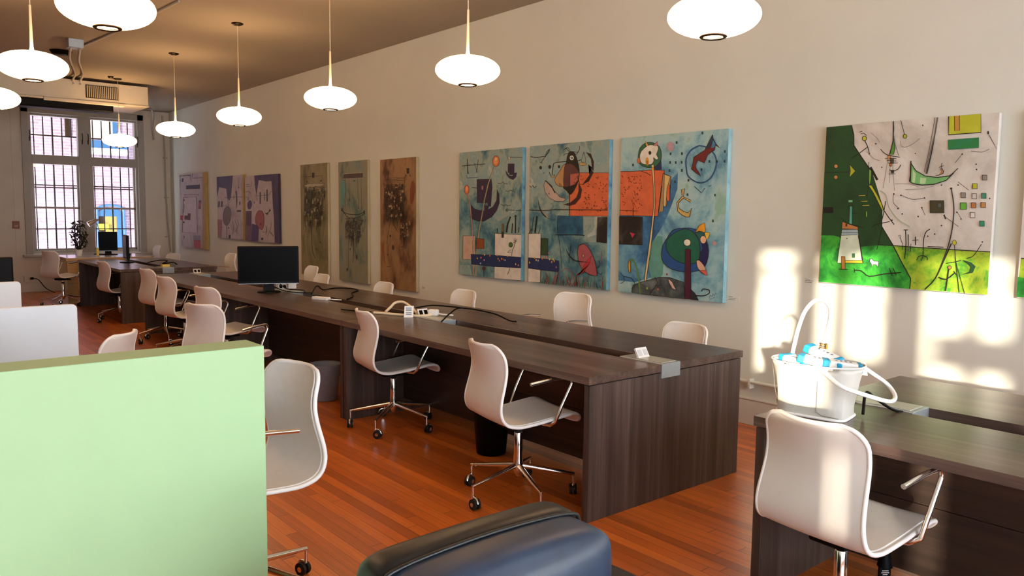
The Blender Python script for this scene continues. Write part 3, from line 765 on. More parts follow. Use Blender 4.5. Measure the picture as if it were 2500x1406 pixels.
# middle of first desk
cable('cream_cable', [(-1.84, 5.36, .75), (-1.78, 5.38, .785), (-1.73, 5.38, .82), (-1.69, 5.32, .825), (-1.68, 5.22, .79), (-1.70, 5.12, .76)], .011, M_cable_w, 'thick cream cable arching over the desk gap', (-1.7, 5.3, .742), k=8)
cable('cream_cable', [(-1.93, 5.38, .754), (-1.86, 5.24, .752), (-1.80, 5.10, .752), (-1.74, 5.0, .754), (-1.66, 4.98, .76), (-1.60, 5.1, .76)], .011, M_cable_w, 'cream cable lying flat beside the folded paper tent', (-1.7, 5.3, .742), k=8)
t = thing('folded_card', 'folded white card with blue grey print standing on the first desk', 'card', (-1.80, 5.08, .742), math.radians(-35))
b = MB().add([(-.035, -.03, 0), (.035, -.03, 0), (.04, 0, .085), (-.03, 0, .085), (.035, .035, 0), (-.035, .035, 0)], [(0, 1, 2, 3), (3, 2, 4, 5)])
o = b.build('card', M_paper, t); s_ = o.modifiers.new('thick', 'SOLIDIFY'); s_.thickness = .0012
pm = mat('grey_blue_print', '6f7f9c', .7); q = MB()
for z in (.02, .032, .05, .06, .068): q.add([(-.02, -.0325 + z * .353 - .001, z), (.024, -.0325 + z * .353 - .001, z), (.024, -.0325 + (z + .005) * .353 - .001, z + .005), (-.02, -.0325 + (z + .005) * .353 - .001, z + .005)], [(0, 1, 2, 3)])
q.build('print', pm, t)
t = thing('white_plug', 'white bulky plug lying at the metal socket box of the first desk', 'plug', (-1.64, 4.98, .7495), math.radians(30))
MB().box((-.025, -.04, 0), (.03, .04, .05)).build('body', M_white, t, bevel=.012); MB().tube([(0, -.04, .02), (0, -.08, .015), (.02, -.16, .01)], .006, 6).build('lead', M_white, t)
cable('pen_cable', [(-1.56, 5.35, .77), (-1.50, 5.2, .80), (-1.42, 5.02, .80), (-1.36, 4.94, .792)], .006, M_black, 'black lead with blue plug tip reaching over the wall side of the first desk', (-1.5, 5.2, .742))
cable('usb_lead', [(-2.02, 5.75, .749), (-1.98, 5.6, .749), (-1.95, 5.46, .753), (-1.93, 5.42, .755)], .005, M_black, 'short black lead with silver plug lying left of the cream cables')
cable('black_cable', [(-1.76, 4.70, .742), (-1.68, 4.70, .80), (-1.56, 4.72, .83), (-1.42, 4.52, .80), (-1.36, 4.40, .755), (-1.34, 4.34, .752)], .0055, M_black, 'black cable arching out of the metal socket box of the first desk', (-1.6, 4.6, .742))
cable('black_cable', [(-1.62, 12.7, .75), (-1.5, 12.5, .79), (-1.45, 12.3, .79), (-1.55, 12.2, .755), (-1.45, 12.05, .78), (-1.42, 11.95, .755)], .008, M_black, 'black cable curling over the gap of the farthest dark desk')
cable('black_cable', [(-1.99, 1.44, .755), (-1.93, 1.46, .83), (-1.88, 1.44, .80), (-1.80, 1.40, .75), (-1.72, 1.36, .735)], .006, M_black, 'black cable running from behind the tote bag into the desk gap', (-1.9, 1.45, .742))
# bins
t = thing('waste_bin', 'frosted grey plastic waste bin under the second desk', 'bin', (-2.13, 5.83, 0))
b = MB().lathe([(0, .004), (.095, .004), (.098, .008), (.128, .29), (.133, .30), (.130, .302), (.124, .29), (.094, .012), (0, .012)], 32); b.build('body', M_bin, t)
t = thing('waste_bin', 'black plastic waste bin under the first desk behind the near chair', 'bin', (-1.95, 3.86, 0))
MB().lathe([(0, .004), (.095, .004), (.118, .28), (.122, .30), (.114, .30), (.092, .012), (0, .012)], 32).build('body', M_black, t)

# hanging plug with printed tag under the right desk
t = thing('power_plug', 'round black tagged power plug hanging under the right foreground desk', 'plug', (-1.90, 1.36, .13))
MB().tube([(0, 0, .06), (0, .0, .0)], [.018, .03], 14).build('plug_body', M_black, t)
MB().obox((0, 0, -.015), (Vector((.8, -.6, 0)), Vector((0, 0, 1)), Vector((.6, .8, 0))), (.052, .075, .012)).build('tag', M_black, t, bevel=.006)
MB().tube(smooth_path([(0, 0, .06), (.0, .02, .12), (-.02, .10, .15), (-.05, .20, .18), (-.02, .28, .25)], 5), .005, 6).build('lead', M_black, t)
q = MB()
for z, w_ in ((.005, .012), (-.005, .03), (-.018, .026), (-.026, .032), (-.034, .02)):
    q.obox(Vector((0, 0, z)) - Vector((.6, .8, 0)) * .0065, (Vector((.8, -.6, 0)), Vector((0, 0, 1)), Vector((.6, .8, 0))), (w_, .003, .0006))
q.build('tag_print', M_white, t)

# ================================================================ tote bag
t = thing('tote_bag', 'white leather tote bag standing on the right foreground desk', 'bag', (-2.085, 1.59, .742))
ang = math.atan2(1.725 - 1.52, -2.145 + 2.19)        # long side direction
U = Vector((math.cos(math.radians(100)), math.sin(math.radians(100)), 0)); Wd = Vector((U.y, -U.x, 0))
def ring(z, a, c, pw, dx=0, dy=0):
    out = []
    for k in range(36):
        th = 2 * PI * k / 36; ct, st = math.cos(th), math.sin(th)
        p = U * (math.copysign(abs(ct) ** pw, ct) * a) + Wd * (math.copysign(abs(st) ** pw, st) * c)
        out.append(p + Vector((dx, dy, z)))
    return out
lv = [(.0, .125, .082, .35), (.008, .135, .09, .35), (.05, .137, .088, .4), (.10, .146, .088, .5), (.15, .158, .096, .65), (.19, .170, .110, .8), (.212, .180, .124, .9)]
rs = random.Random(3)
b = MB(); rows = []
for i, (z, a, c, pw) in enumerate(lv):
    r_ = ring(z, a, c, pw)
    if 1 < i < 6: r_ = [p + p.normalized() * .004 * math.sin(k * 1.7 + i * 1.3) for k, p in enumerate(r_)]
    rows.append(r_ + [r_[0]])
inn = [[p * .975 + Vector((0, 0, .0)) for p in r_] for r_ in rows[::-1]]
b.grid(rows + [[p - Vector((0, 0, .002)) for p in inn[0]]] + inn[1:4]); b.add(ring(.001, .125, .082, .35), [tuple(range(36))]); b.add(ring(.11, .14, .084, .5), [tuple(range(36))], smooth=False)
b.build('body', M_canvas_bag, t)
MB().tube(ring(.214, .180, .124, .9), .0035, 6, closed=True).build('rim_piping', M_rim, t)
MB().tube(ring(.006, .137, .092, .35), .006, 6, closed=True).build('base_piping', M_rim, t)
dk = mat('grey_seam', '77736c', .7)
sm_ = MB()
sx = -U * .035 - Wd * .096
sm_.tube([sx + Vector((0, 0, .17)), sx * .99 + Vector((0, 0, .10)), sx * .97 + Vector((0, 0, .03)), sx * .97 - U * .02 + Vector((0, 0, .018)), -U * .12 - Wd * .094 + Vector((0, 0, .016))], .0014, 5)
sm_.tube([U * .135 - Wd * .05 + Vector((0, 0, .02)), U * .15 - Wd * .055 + Vector((0, 0, .1)), U * .165 - Wd * .045 + Vector((0, 0, .19))], .0014, 5)
sm_.build('stitched_seam', dk, t)
o_ = Vector((-2.085, 1.59, .742))
hp = [(-2.02, 1.742, .940), (-2.02, 1.73, 1.01), (-2.02, 1.716, 1.073), (-2.02, 1.691, 1.144), (-2.02, 1.649, 1.193), (-2.02, 1.604, 1.193), (-2.02, 1.580, 1.155), (-2.02, 1.588, 1.085), (-2.02, 1.604, 1.018), (-2.02, 1.615, .955)]
MB().tube([p - o_ for p in smooth_path(hp, 5)], .0085, 8).build('handle', M_rim, t)
hp2 = [(-2.16, 1.555, .95), (-2.19, 1.50, .935), (-2.215, 1.42, .90), (-2.122, 1.36, .862), (-1.973, 1.345, .822), (-1.86, 1.375, .822), (-1.82, 1.425, .855), (-1.90, 1.449, .905), (-1.985, 1.455, .945)]
MB().tube([p - o_ for p in smooth_path(hp2, 5)], .0085, 8).build('handle', M_rim, t)
for p in (hp[0], hp[-1], hp2[0], hp2[-1]):
    v = Vector(p) - o_; MB().prism([v + Vector((0, .022, -.035)), v + Vector((0, -.022, -.035)), v + Vector((0, -.009, .02)), v + Vector((0, .009, .02))], (.006, 0, 0)).build('handle_tab', M_rim, t, bevel=.002)
v = Vector((-2.02, 1.605, 1.012)) - o_
b = MB()
for z in (-.008, 0, .008): b.tube([v + Vector((.013 * math.cos(a), .013 * math.sin(a), z)) for a in [PI * k / 6 for k in range(12)]], .0025, 5, closed=True)
b.tube([v + Vector((-.01, -.02, z)) for z in (.01, -.01)], .006, 8); b.build('charm_ring', M_brass, t)
M_cyan = M_blue
for i, (c, az, tl, L_, lb) in enumerate((
    ((-2.10, 1.67, .945), 70, .10, .15, 'white packet with cyan end at the left inside the tote bag'),
    ((-2.10, 1.57, .958), 112, .14, .17, 'white packet with cyan end lying across the middle of the tote bag'),
    ((-2.02, 1.60, .975), 95, .32, .15, 'white packet poking up at the back of the tote bag'),
    ((-2.06, 1.50, .952), 125, .10, .15, 'white packet with wide cyan band at the right inside the tote bag'))):
    a = math.radians(az); d = Vector((math.cos(a) * math.cos(tl), math.sin(a) * math.cos(tl), math.sin(tl))); n_ = Vector((0, 0, 1)); w_ = d.cross(n_).normalized(); n_ = w_.cross(d)
    q = thing('packet', lb, 'packet', c, 0, 'packets in the tote bag')
    MB().obox((0, 0, 0), (d, w_, n_), (L_, .068, .03)).build('wrapper', M_paper, q, bevel=.008)
    MB().obox(d * (L_ / 2 - .014), (d, w_, n_), (.03, .07, .032)).build('coloured_end', M_cyan, q, bevel=.006)
    MB().obox(d * (-L_ / 2 + .012), (d, w_, n_), (.022, .07, .032)).build('coloured_end', M_cyan, q, bevel=.006)
    pr = MB()
    for k in range(4): pr.obox(d * (-.03 + k * .018) + n_ * .0155 , (d, w_, n_), (.008, .018, .0006))
    pr.build('print', pm, q)
# ================================================================ paintings
import numpy as np
def homog(q):
    A = []; B = []
    for (x, y), (u, v) in zip(q, ((0, 0), (1, 0), (1, 1), (0, 1))):
        A.append([x, y, 1, 0, 0, 0, -u * x, -u * y]); B.append(u)
        A.append([0, 0, 0, x, y, 1, -v * x, -v * y]); B.append(v)
    h = np.linalg.solve(np.array(A, float), np.array(B, float)); return np.append(h, 1).reshape(3, 3)
def mottled(name, stops, scale=3., detail=8, stretch=(1, 1, 1), rough=.6, distort=.35):
    if name in MATS: return MATS[name]
    mt, nt, b = newmat(name)
    n = nd(nt, 'ShaderNodeTexNoise'); n.inputs['Scale'].default_value = scale; n.inputs['Detail'].default_value = detail
    n.inputs['Roughness'].default_value = .65; n.inputs['Distortion'].default_value = distort
    ln(nt, coords(nt, stretch), n.inputs['Vector'])
    k = len(stops); ln(nt, ramp(nt, n.outputs[0], [(.36 + .28 * i / (k - 1), lin(c)) for i, c in enumerate(stops)]), b.inputs['Base Color'])
    b.inputs['Roughness'].default_value = rough; bump(nt, b, n.outputs[0], .15, .003)
    MATS[name] = mt; return mt
INK = '17130f'
class Art:
    def __init__(s, label, ya, yb_, z0, z1, quad, zoom, bgm, sidem=None, T=.045, step=.00006):
        s.o = (ya + yb_) / 2; s.ya, s.yb, s.z0, s.z1, s.T = ya, yb_, z0, z1, T
        s.Hm = homog(quad); s.zm = zoom; s.k = 0; s.step = step; s.label = label
        s.b = MB(); s.b.box((-T, yb_ - s.o, 0), (-.004, ya - s.o, z1 - z0), sidem or bgm)
        if sidem: s.b.add([(-T - .0003, ya - s.o, 0), (-T - .0003, ya - s.o, z1 - z0), (-T - .0003, yb_ - s.o, z1 - z0), (-T - .0003, yb_ - s.o, 0)], [(0, 1, 2, 3)], bgm)
        s.k = 8
    def pm(s, c, noise=.12):
        if not isinstance(c, str): return c
        return mat('paint_' + c, c, .6, noise=noise, nscale=14)
    def map(s, p):
        ox, oy, sc_ = s.zm; x, y = ox + p[0] / sc_, oy + p[1] / sc_
        w_ = s.Hm @ np.array([x, y, 1.]); u, v = w_[0] / w_[2], w_[1] / w_[2]
        u = min(1, max(0, u)); v = min(1, max(0, v))
        return (-s.T - s.step * s.k, s.ya + (s.yb - s.ya) * u - s.o, (s.z1 - s.z0) * (1 - v))
    def poly(s, pts, c, outline=0, oc=INK, sm_=0, noise=.12):
        if sm_: pts = [tuple(p)[:2] for p in smooth_path([(x, y, 0) for x, y in pts], sm_, True)]
        s.k += 1; s.b.add([s.map(p) for p in pts], [tuple(range(len(pts)))], s.pm(c, noise))
        if outline: s.line(list(pts) + [pts[0]], outline, oc)
        return s
    def line(s, pts, w_=3, c=INK, sm_=0, taper=False):
        if sm_: pts = [tuple(p)[:2] for p in smooth_path([(x, y, 0) for x, y in pts], sm_)]
        s.k += 1; n = len(pts); L = []; R = []
        for i in range(n):
            a = pts[max(i - 1, 0)]; d = pts[min(i + 1, n - 1)]; dx, dy = d[0] - a[0], d[1] - a[1]; l = math.hypot(dx, dy) or 1
            h = w_ / 2 * ((math.sin(PI * (i + .35) / (n - .3)) if taper else 1)); nx, ny = -dy / l * h, dx / l * h
            L.append((pts[i][0] + nx, pts[i][1] + ny)); R.append((pts[i][0] - nx, pts[i][1] - ny))
        vs = [s.map(p) for p in L + R]; s.b.add(vs, [(i, i + 1, n + i + 1, n + i) for i in range(n - 1)], s.pm(c)); return s
    def ell(s, cx, cy, rx, ry, c, outline=0, rot=0, oc=INK, n=20):
        a = math.radians(rot); P = []
        for k in range(n):
            t_ = 2 * PI * k / n; x, y = rx * math.cos(t_), ry * math.sin(t_); P.append((cx + x * math.cos(a) - y * math.sin(a), cy + x * math.sin(a) + y * math.cos(a)))
        return s.poly(P, c, outline, oc)
    def rect(s, x0, y0, x1, y1, c, outline=0, oc=INK, sk=0): return s.poly([(x0, y0), (x1, y0 + sk), (x1, y1 + sk), (x0, y1)], c, outline, oc)
    def done(s, group):
        o = s.b.build('painting', loc=(0, s.o, s.z0)); tag(o, s.label, 'painting', group); return o
def mark_done(s_, A_): pass

blue_bg = mottled('blue_grey_brushwork', ['2f5f74', '6f8f8c', '9aa79a', '7fa0a4', 'b4bba8'], 3.2)
blue_bg3 = mottled('light_blue_brushwork', ['4f7f9d', '6fa3b5', '93bdc4', 'a9c8c6', '8fb8a8'], 2.6)
blue_side = mottled('blue_edge', ['2f6f9c', '6fa8bc', '8fbcc4'], 4)
ZA = (1080, 280, 3.0568); ZB = (1480, 280, 2.9288); ZG = (1960, 240, 2.7037); ZV = (700, 330, 3.515); ZP = (400, 380, 5.406)
NAVY, PURP, WHT, ORG = '1b2d5c', '2c2040', 'cfc6b8', 'd8693f'
deep = mottled('deep_blue_patch', ['123a52', '1d5a78', '2f7288'], 5)
black_p = mottled('charcoal_patch', ['0d0c0e', '201d1e', '4a4642'], 6)
grass = ['1f6b5a', '8e2f3a', '121612', '2f8a6a', 'a33a4a']

# --- blue triptych, left
a = Art('left panel of the blue abstract triptych, with a dark purple boat and orange poppies', 6.83, 5.80, .889, 2.186, [(1121.5, 376.5), (1275, 362), (1276, 686), (1122.5, 672.5)], ZA, blue_bg, blue_side)
a.poly([(128, 600), (300, 620), (420, 800), (590, 700), (600, 1230), (130, 1200)], mottled('blue_lower_wash', ['2a5a74', '55818a', '7f9c98', '8fa8a0'], 3.4))
a.line([(145, 392), (320, 375)], 5).line([(185, 340), (190, 450)], 9, taper=True).line([(187, 395), (195, 450)], 4).line([(240, 370), (262, 440)], 3).line([(268, 345), (262, 395), (255, 440)], 4)
a.line([(182, 460), (184, 480), (270, 474)], 5, '3f5f86')
a.ell(400, 355, 26, 40, 'd07a3c', 3).ell(400, 352, 15, 26, 'e79a68').ell(400, 340, 8, 12, 'e8c9a0')
a.ell(184, 567, 18, 34, 'd8744a', 3).ell(184, 562, 8, 20, 'eca07a')
a.line([(498, 325), (610, 325)], 4).poly([(488, 340), (498, 312), (508, 340)], WHT, 3)
a.rect(489, 372, 538, 440, PURP, 0, sk=0).poly([(470, 420), (480, 455), (500, 480), (530, 492), (552, 470), (558, 438), (528, 440), (526, 462), (500, 458), (478, 430)], PURP)
a.rect(500, 372, 535, 455, PURP)
a.line([(415, 515), (440, 520), (452, 505), (465, 518), (490, 520)], 4).line([(475, 572), (500, 576), (512, 566), (535, 575)], 4).line([(440, 670), (465, 685), (475, 672), (490, 684), (515, 678)], 4)
a.poly([(260, 490), (368, 486), (374, 545), (366, 690), (345, 688), (340, 662), (262, 664)], PURP, 3)
a.line([(222, 552), (262, 554)], 5).ell(302, 552, 8, 18, 'b06a7a', 2)
a.poly([(218, 680), (240, 705), (280, 720), (320, 722), (318, 680), (350, 690), (345, 715), (385, 690), (410, 640), (412, 562), (428, 600), (430, 660), (410, 720), (375, 765), (320, 798), (270, 800), (230, 785), (210, 770), (222, 740)], PURP, 3)
a.line([(388, 400), (345, 520), (318, 640), (300, 760), (278, 880), (272, 960), (262, 1210)], 8, 'a89a6e').line([(384, 400), (341, 520), (314, 640), (296, 760), (274, 880), (266, 960)], 2)
a.line([(190, 600), (210, 680), (222, 790), (232, 900), (240, 1210)], 7, 'b98a7a').line([(186, 600), (206, 680), (218, 790), (228, 900)], 2)
a.line([(485, 715), (500, 713), (612, 718)], 4).poly([(476, 715), (487, 702), (498, 714), (487, 726)], '4f7a6a', 3)
a.line([(540, 730), (585, 665)], 4, 'a9b0a0')
a.line([(487, 880), (494, 820), (515, 762)], 11).line([(553, 885), (553, 752)], 9).line([(540, 765), (553, 748), (565, 765)], 3).line([(527, 885), (530, 812)], 7).line([(577, 880), (580, 840)], 6).line([(418, 885), (418, 850)], 6)
a.rect(160, 910, 252, 1088, 'c7a894', 3).rect(262, 930, 320, 1005, '8a4a24', 3).line([(238, 900), (234, 960), (238, 1050)], 3)
a.rect(400, 888, 602, 1228, 'd8d2c6', 3, sk=10).rect(450, 815, 468, 920, '2b2a22', 0).rect(452, 815, 466, 875, '6a5a34', 0)
a.poly([(222, 1048), (400, 1052), (600, 1064), (602, 1144), (400, 1138), (226, 1122)], NAVY, 3)
for x, y, c in ((270, 1078, 'e0b04a'), (298, 1072, 'd9808a'), (325, 1050, 'e8c04a'), (365, 1056, 'e07a4a'), (322, 1090, 'd98ab0'), (295, 1115, 'c8c8d8'), (427, 1078, 'e0a04a'), (438, 1092, 'd98a9a'), (455, 1078, 'e8c04a'), (468, 1084, 'c8703a'), (420, 1052, 'd9808a'), (498, 1056, 'e0b04a'), (560, 1116, 'e8d04a'), (580, 1124, 'e07a4a'), (480, 1088, 'b0c0e0')): a.ell(x, y, 4, 7, c)
a.ell(521, 972, 15, 18, '3f6a34', 3).line([(530, 1055), (532, 1015), (545, 990), (552, 950)], 3).line([(540, 935), (570, 950)], 3).line([(570, 930), (540, 958)], 3).line([(553, 920), (556, 960)], 3).line([(498, 1028), (520, 1010), (520, 1030), (498, 1028)], 3).line([(518, 1148), (500, 1195)], 4)
a.ell(321, 1152, 13, 13, '5a2228', 2).line([(320, 1165), (322, 1215)], 4).line([(245, 1130), (240, 1208)], 3, 'b8b0a0').line([(255, 1130), (262, 1208)], 3, 'b8b0a0')
a.poly([(128, 1130), (215, 1130), (235, 1205), (130, 1200)], '8fa8a4').line([(155, 1160), (180, 1120), (200, 1158)], 3, '5a7a78')
a.done('blue triptych')
# --- blue triptych, middle
a = Art('middle panel of the blue triptych, with a black headed bird and orange block', 5.692, 4.66, .889, 2.186, [(1293, 362), (1489, 341), (1482, 709), (1292.6, 692.8)], ZA, blue_bg, blue_side)
a.poly([(652, 740), (850, 760), (1000, 960), (1220, 960), (1225, 1300), (655, 1260)], 'blue' and mottled('blue_lower_wash', ['2a5a74'], 3))
a.line([(655, 328), (700, 335), (770, 322), (800, 268)], 6).line([(800, 268), (775, 290), (768, 325), (735, 372)], 4).line([(725, 366), (745, 376)], 4)
a.line([(770, 322), (800, 285), (798, 270)], 3)
for x, y, r_ in ((733, 410, 10), (801, 403, 11), (871, 400, 9), (757, 450, 3)): a.ell(x, y, r_, r_ * 1.3, '12100e')
a.line([(820, 465), (828, 390), (840, 372), (880, 365), (950, 358), (1010, 355), (1035, 345)], 6, sm_=3).line([(798, 440), (808, 470), (825, 480), (838, 460)], 5)
a.ell(826, 476, 14, 6, 'b59a5a', 2)
a.poly([(948, 445), (1248, 440), (1244, 765), (950, 768)], ORG, 4)
a.poly([(1090, 380), (1130, 430), (1132, 360), (1110, 300), (1075, 288), (1112, 340), (1118, 400), (1100, 460), (1050, 530), (1096, 506), (1130, 440)], '2a1818', 2)
a.ell(1050, 378, 28, 12, 'b59a5a', 2).poly([(1058, 285), (1040, 345), (1040, 360), (1068, 370), (1072, 345)], '93a79a', 3)
a.poly([(945, 290), (930, 330), (925, 372), (900, 410), (895, 540), (930, 580), (955, 610), (985, 580), (1020, 500), (1025, 420), (1010, 350), (990, 300), (965, 282)], '15120f', 2, sm_=2)
a.poly([(915, 380), (880, 430), (842, 490), (850, 530), (880, 550), (910, 548), (940, 520), (955, 460)], 'b98f60', 3, sm_=2)
a.poly([(918, 385), (908, 450), (908, 548), (950, 545), (1000, 530), (1020, 470), (1022, 440), (985, 390), (950, 376)], '5c3432', 2, sm_=2)
a.poly([(955, 455), (1022, 445), (1018, 495), (990, 530), (955, 545)], 'b45f50', 2)
a.ell(967, 332, 17, 19, 'cfd6c6', 3).ell(967, 332, 8, 9, '15120f').ell(967, 332, 3, 3, 'ffffff')
for p in ([(945, 285), (925, 262), (905, 275)], [(950, 283), (945, 262), (930, 255), (918, 262)], [(975, 283), (1000, 305), (1020, 280)], [(975, 283), (1010, 290), (1026, 262), (1024, 242)], [(940, 300), (915, 305), (908, 318)]): a.line(p, 4, sm_=3)
a.line([(880, 548), (876, 525), (886, 530), (892, 550)], 3)
a.poly([(772, 505), (820, 560), (880, 628), (925, 640), (905, 662), (850, 660), (800, 635), (768, 590), (760, 540)], 'b8a398', 3).line([(772, 508), (815, 545), (845, 600)], 8)
a.ell(800, 605, 4, 4, INK)
a.poly([(1020, 520), (1045, 570), (1035, 630), (995, 680), (950, 692), (905, 684), (960, 668), (1005, 630), (1022, 580)], '3a1518', 2)
a.line([(1010, 475), (1030, 530), (1060, 530)], 4).line([(955, 455), (955, 768)], 3)
rs = random.Random(11)
for k in range(85):
    x, y = rs.uniform(975, 1235), rs.uniform(465, 750)
    if x < 1050 and 520 < y < 700: continue
    t_ = rs.uniform(0, PI); a.line([(x - 6 * math.cos(t_), y - 6 * math.sin(t_)), (x + 6 * math.cos(t_), y + 6 * math.sin(t_))], 4.5, '6d2a16')
a.line([(655, 728), (760, 732), (850, 722), (1246, 718)], 5)
a.line([(720, 645), (735, 720), (775, 775), (815, 795)], 8, sm_=3, taper=True).poly([(745, 730), (795, 760), (795, 795)], '9a978a')
a.line([(655, 548), (668, 560), (678, 545), (695, 565), (706, 550)], 5)
a.poly([(868, 765), (1055, 770), (1058, 908), (868, 910)], deep, 0).line([(850, 912), (960, 906), (1070, 910)], 5).line([(870, 770), (865, 905)], 3)
a.poly([(1165, 772), (1244, 770), (1240, 965), (1158, 958)], black_p)
a.poly([(1090, 905), (1150, 868), (1155, 905), (1095, 925)], 'a9b4ae')
for x, y0_, y1_, w_ in ((665, 870, 905, 5), (682, 780, 905, 4), (708, 775, 900, 11), (735, 855, 905, 4)): a.line([(x - 8, y1_), (x + 6, y0_)], w_)
a.rect(652, 905, 744, 1265, 'd8d2c6', 3).rect(748, 938, 796, 1062, '2f4a2c', 3)
a.poly([(650, 1084), (744, 1088), (880, 1102), (882, 1184), (744, 1172), (650, 1162)], NAVY, 3)
for x, y, c in ((700, 1084, 'e0b04a'), (712, 1100, 'e8c04a'), (727, 1104, 'c8c8d8'), (757, 1088, 'e07a4a'), (772, 1072, 'd9808a'), (790, 1078, 'e0704a'), (805, 1046, 'd98ab0'), (812, 1092, 'e8c04a'), (828, 1112, 'e0a04a'), (838, 1092, 'e8d04a'), (846, 1104, 'e0b04a'), (862, 1150, 'd9808a'), (664, 1120, 'e8d04a')): a.ell(x, y, 4, 8, c)
a.line([(876, 915), (890, 1000), (905, 1160)], 3)
for k in range(60):
    x = rs.uniform(755, 1225); h_ = rs.uniform(50, 130); l_ = rs.uniform(-30, 30); y_ = 1275 + (x - 650) * .08
    a.line([(x, y_), (x + l_ * .3, y_ - h_ * .5), (x + l_, y_ - h_)], rs.uniform(3, 6), rs.choice(grass), sm_=2, taper=True)
a.poly([(1060, 974), (1035, 985), (1022, 1030), (1030, 1100), (1050, 1150), (1090, 1185), (1140, 1205), (1166, 1200), (1160, 1150), (1150, 1100), (1125, 1040), (1095, 990)], 'a4525a', 3, sm_=2)
a.ell(1065, 1060, 9, 13, 'c08a6a', 3).poly([(1125, 1060), (1085, 1105), (1035, 1205), (1015, 1205), (1060, 1190), (1110, 1120)], 'b8303a', 2)
a.line([(935, 1010), (960, 1060), (1010, 1100), (1120, 1108)], 9, sm_=3, taper=True).line([(1165, 1150), (1190, 1130), (1180, 1095)], 4, sm_=2).line([(1168, 1180), (1195, 1195), (1208, 1180)], 4, sm_=2).line([(1040, 985), (1080, 965), (1110, 985)], 3, sm_=2).line([(975, 985), (960, 1080), (958, 1120)], 4).line([(905, 1180), (930, 1155), (965, 1165), (990, 1210), (1010, 1290)], 4, 'a02f3a').line([(1200, 1020), (1195, 1110)], 3, '8e2f3a')
a.done('blue triptych')
# --- blue triptych, right
a = Art('right panel of the blue abstract triptych, with a green round bird on a maroon post', 4.528, 3.468, .889, 2.186, [(1521, 334.6), (1785, 306.6), (1760, 734), (1505.6, 709.5)], ZB, blue_bg3, mottled('pale_blue_edge', ['6fa4b4', '8fbcc4', 'a4ccd0'], 4))
a.poly([(90, 715), (372, 700), (430, 600), (455, 470), (520, 400), (515, 520), (470, 640), (420, 760), (345, 880), (330, 1150), (200, 1190), (82, 1180)], mottled('strong_blue_wash', ['24527e', '3a74a0', '6fa3b5'], 3.4))
a.poly([(330, 900), (400, 860), (400, 1130), (320, 1180), (300, 1000)], '5f9a8c', sm_=2)
a.poly([(108, 400), (200, 398), (330, 385), (425, 388), (415, 500), (370, 718), (100, 714)], ORG, 4)
a.poly([(415, 408), (470, 430), (458, 604), (440, 606), (436, 640), (412, 642), (412, 684), (375, 688)], 'a98a5c', 4)
a.poly([(430, 500), (462, 490), (458, 604), (438, 606)], ORG, 3).poly([(425, 415), (466, 432), (440, 520), (430, 645), (412, 642)], 'd8b878', 3).line([(405, 500), (378, 690)], 4)
a.line([(95, 678), (230, 682), (200, 622)], 4).line([(195, 622), (196, 820)], 3)
for k in range(70):
    x, y = rs.uniform(115, 260), rs.uniform(415, 690)
    if y > 560 and rs.random() < .6: continue
    t_ = rs.uniform(0, PI); a.line([(x - 6 * math.cos(t_), y - 6 * math.sin(t_)), (x + 6 * math.cos(t_), y + 6 * math.sin(t_))], 4.5, '6d2a16')
a.poly([(97, 720), (265, 722), (260, 925), (92, 922)], black_p).line([(196, 700), (196, 830)], 3).poly([(170, 833), (208, 845), (188, 875)], 'b8344e', 2)
a.poly([(355, 290), (404, 290), (408, 382), (365, 385), (335, 370)], '1c2f5c', 0)
a.poly([(300, 190), (255, 230), (242, 290), (250, 340), (290, 365), (350, 368), (395, 330), (408, 280), (395, 220), (350, 190)], '2f6a4a', 4, sm_=2)
a.ell(246, 320, 12, 20, 'd0703a', 2)
a.poly([(305, 215), (262, 255), (252, 300), (262, 335), (290, 346), (335, 345), (352, 320), (350, 295), (370, 312), (385, 300), (372, 275), (382, 250), (385, 215), (340, 205)], 'e2dccf', 3, sm_=2)
a.poly([(298, 215), (296, 175), (318, 212)], 'e0a030', 3).poly([(350, 208), (382, 178), (380, 212)], 'd07a80', 3).ell(326, 263, 10, 14, INK).ell(305, 325, 12, 30, 'd8a030').ell(305, 335, 8, 18, 'b87a20')
a.poly([(334, 350), (352, 348), (352, 400), (356, 500), (355, 650), (340, 780), (318, 960), (288, 1140), (272, 1275), (256, 1275), (280, 1100), (305, 940), (328, 780), (345, 650), (346, 500), (340, 400)], 'dcc48e', 3).rect(334, 368, 352, 386, 'e0a030', 2)
a.line([(245, 390), (300, 408), (330, 425)], 4)
bl = '2a5680'
a.line(smooth_path([(680, 205, 0), (620, 240, 0), (585, 300, 0), (585, 380, 0), (600, 430, 0), (660, 470, 0), (720, 465, 0), (770, 420, 0), (800, 340, 0), (790, 270, 0), (740, 220, 0)], 3, True) and [tuple(p)[:2] for p in smooth_path([(680, 205, 0), (620, 240, 0), (585, 300, 0), (585, 380, 0), (600, 430, 0), (660, 470, 0), (720, 465, 0), (770, 420, 0), (800, 340, 0), (790, 270, 0), (740, 220, 0), (680, 205, 0)], 3)], 10, bl)
a.poly([(778, 125), (720, 238), (640, 290), (632, 340), (620, 375), (650, 400), (688, 425), (672, 395), (655, 370), (650, 345), (668, 310), (715, 330), (740, 270), (790, 235), (795, 200), (830, 222), (800, 190), (782, 155)], '6e1f22', 4)
a.poly([(776, 125), (728, 230), (750, 225), (780, 165)], '1f3d52', 2).poly([(780, 160), (765, 225), (792, 215), (800, 192)], '3f7aa0', 2)
a.line([(640, 500), (690, 545), (716, 510)], 5).line([(742, 490), (750, 500), (760, 486)], 4)
a.poly([(548, 525), (570, 516), (560, 575), (614, 600), (610, 614), (560, 585), (522, 620), (528, 660), (560, 680), (590, 690), (618, 655), (600, 718), (575, 720), (540, 700), (518, 680), (512, 618), (552, 572)], 'c8a860', 4)
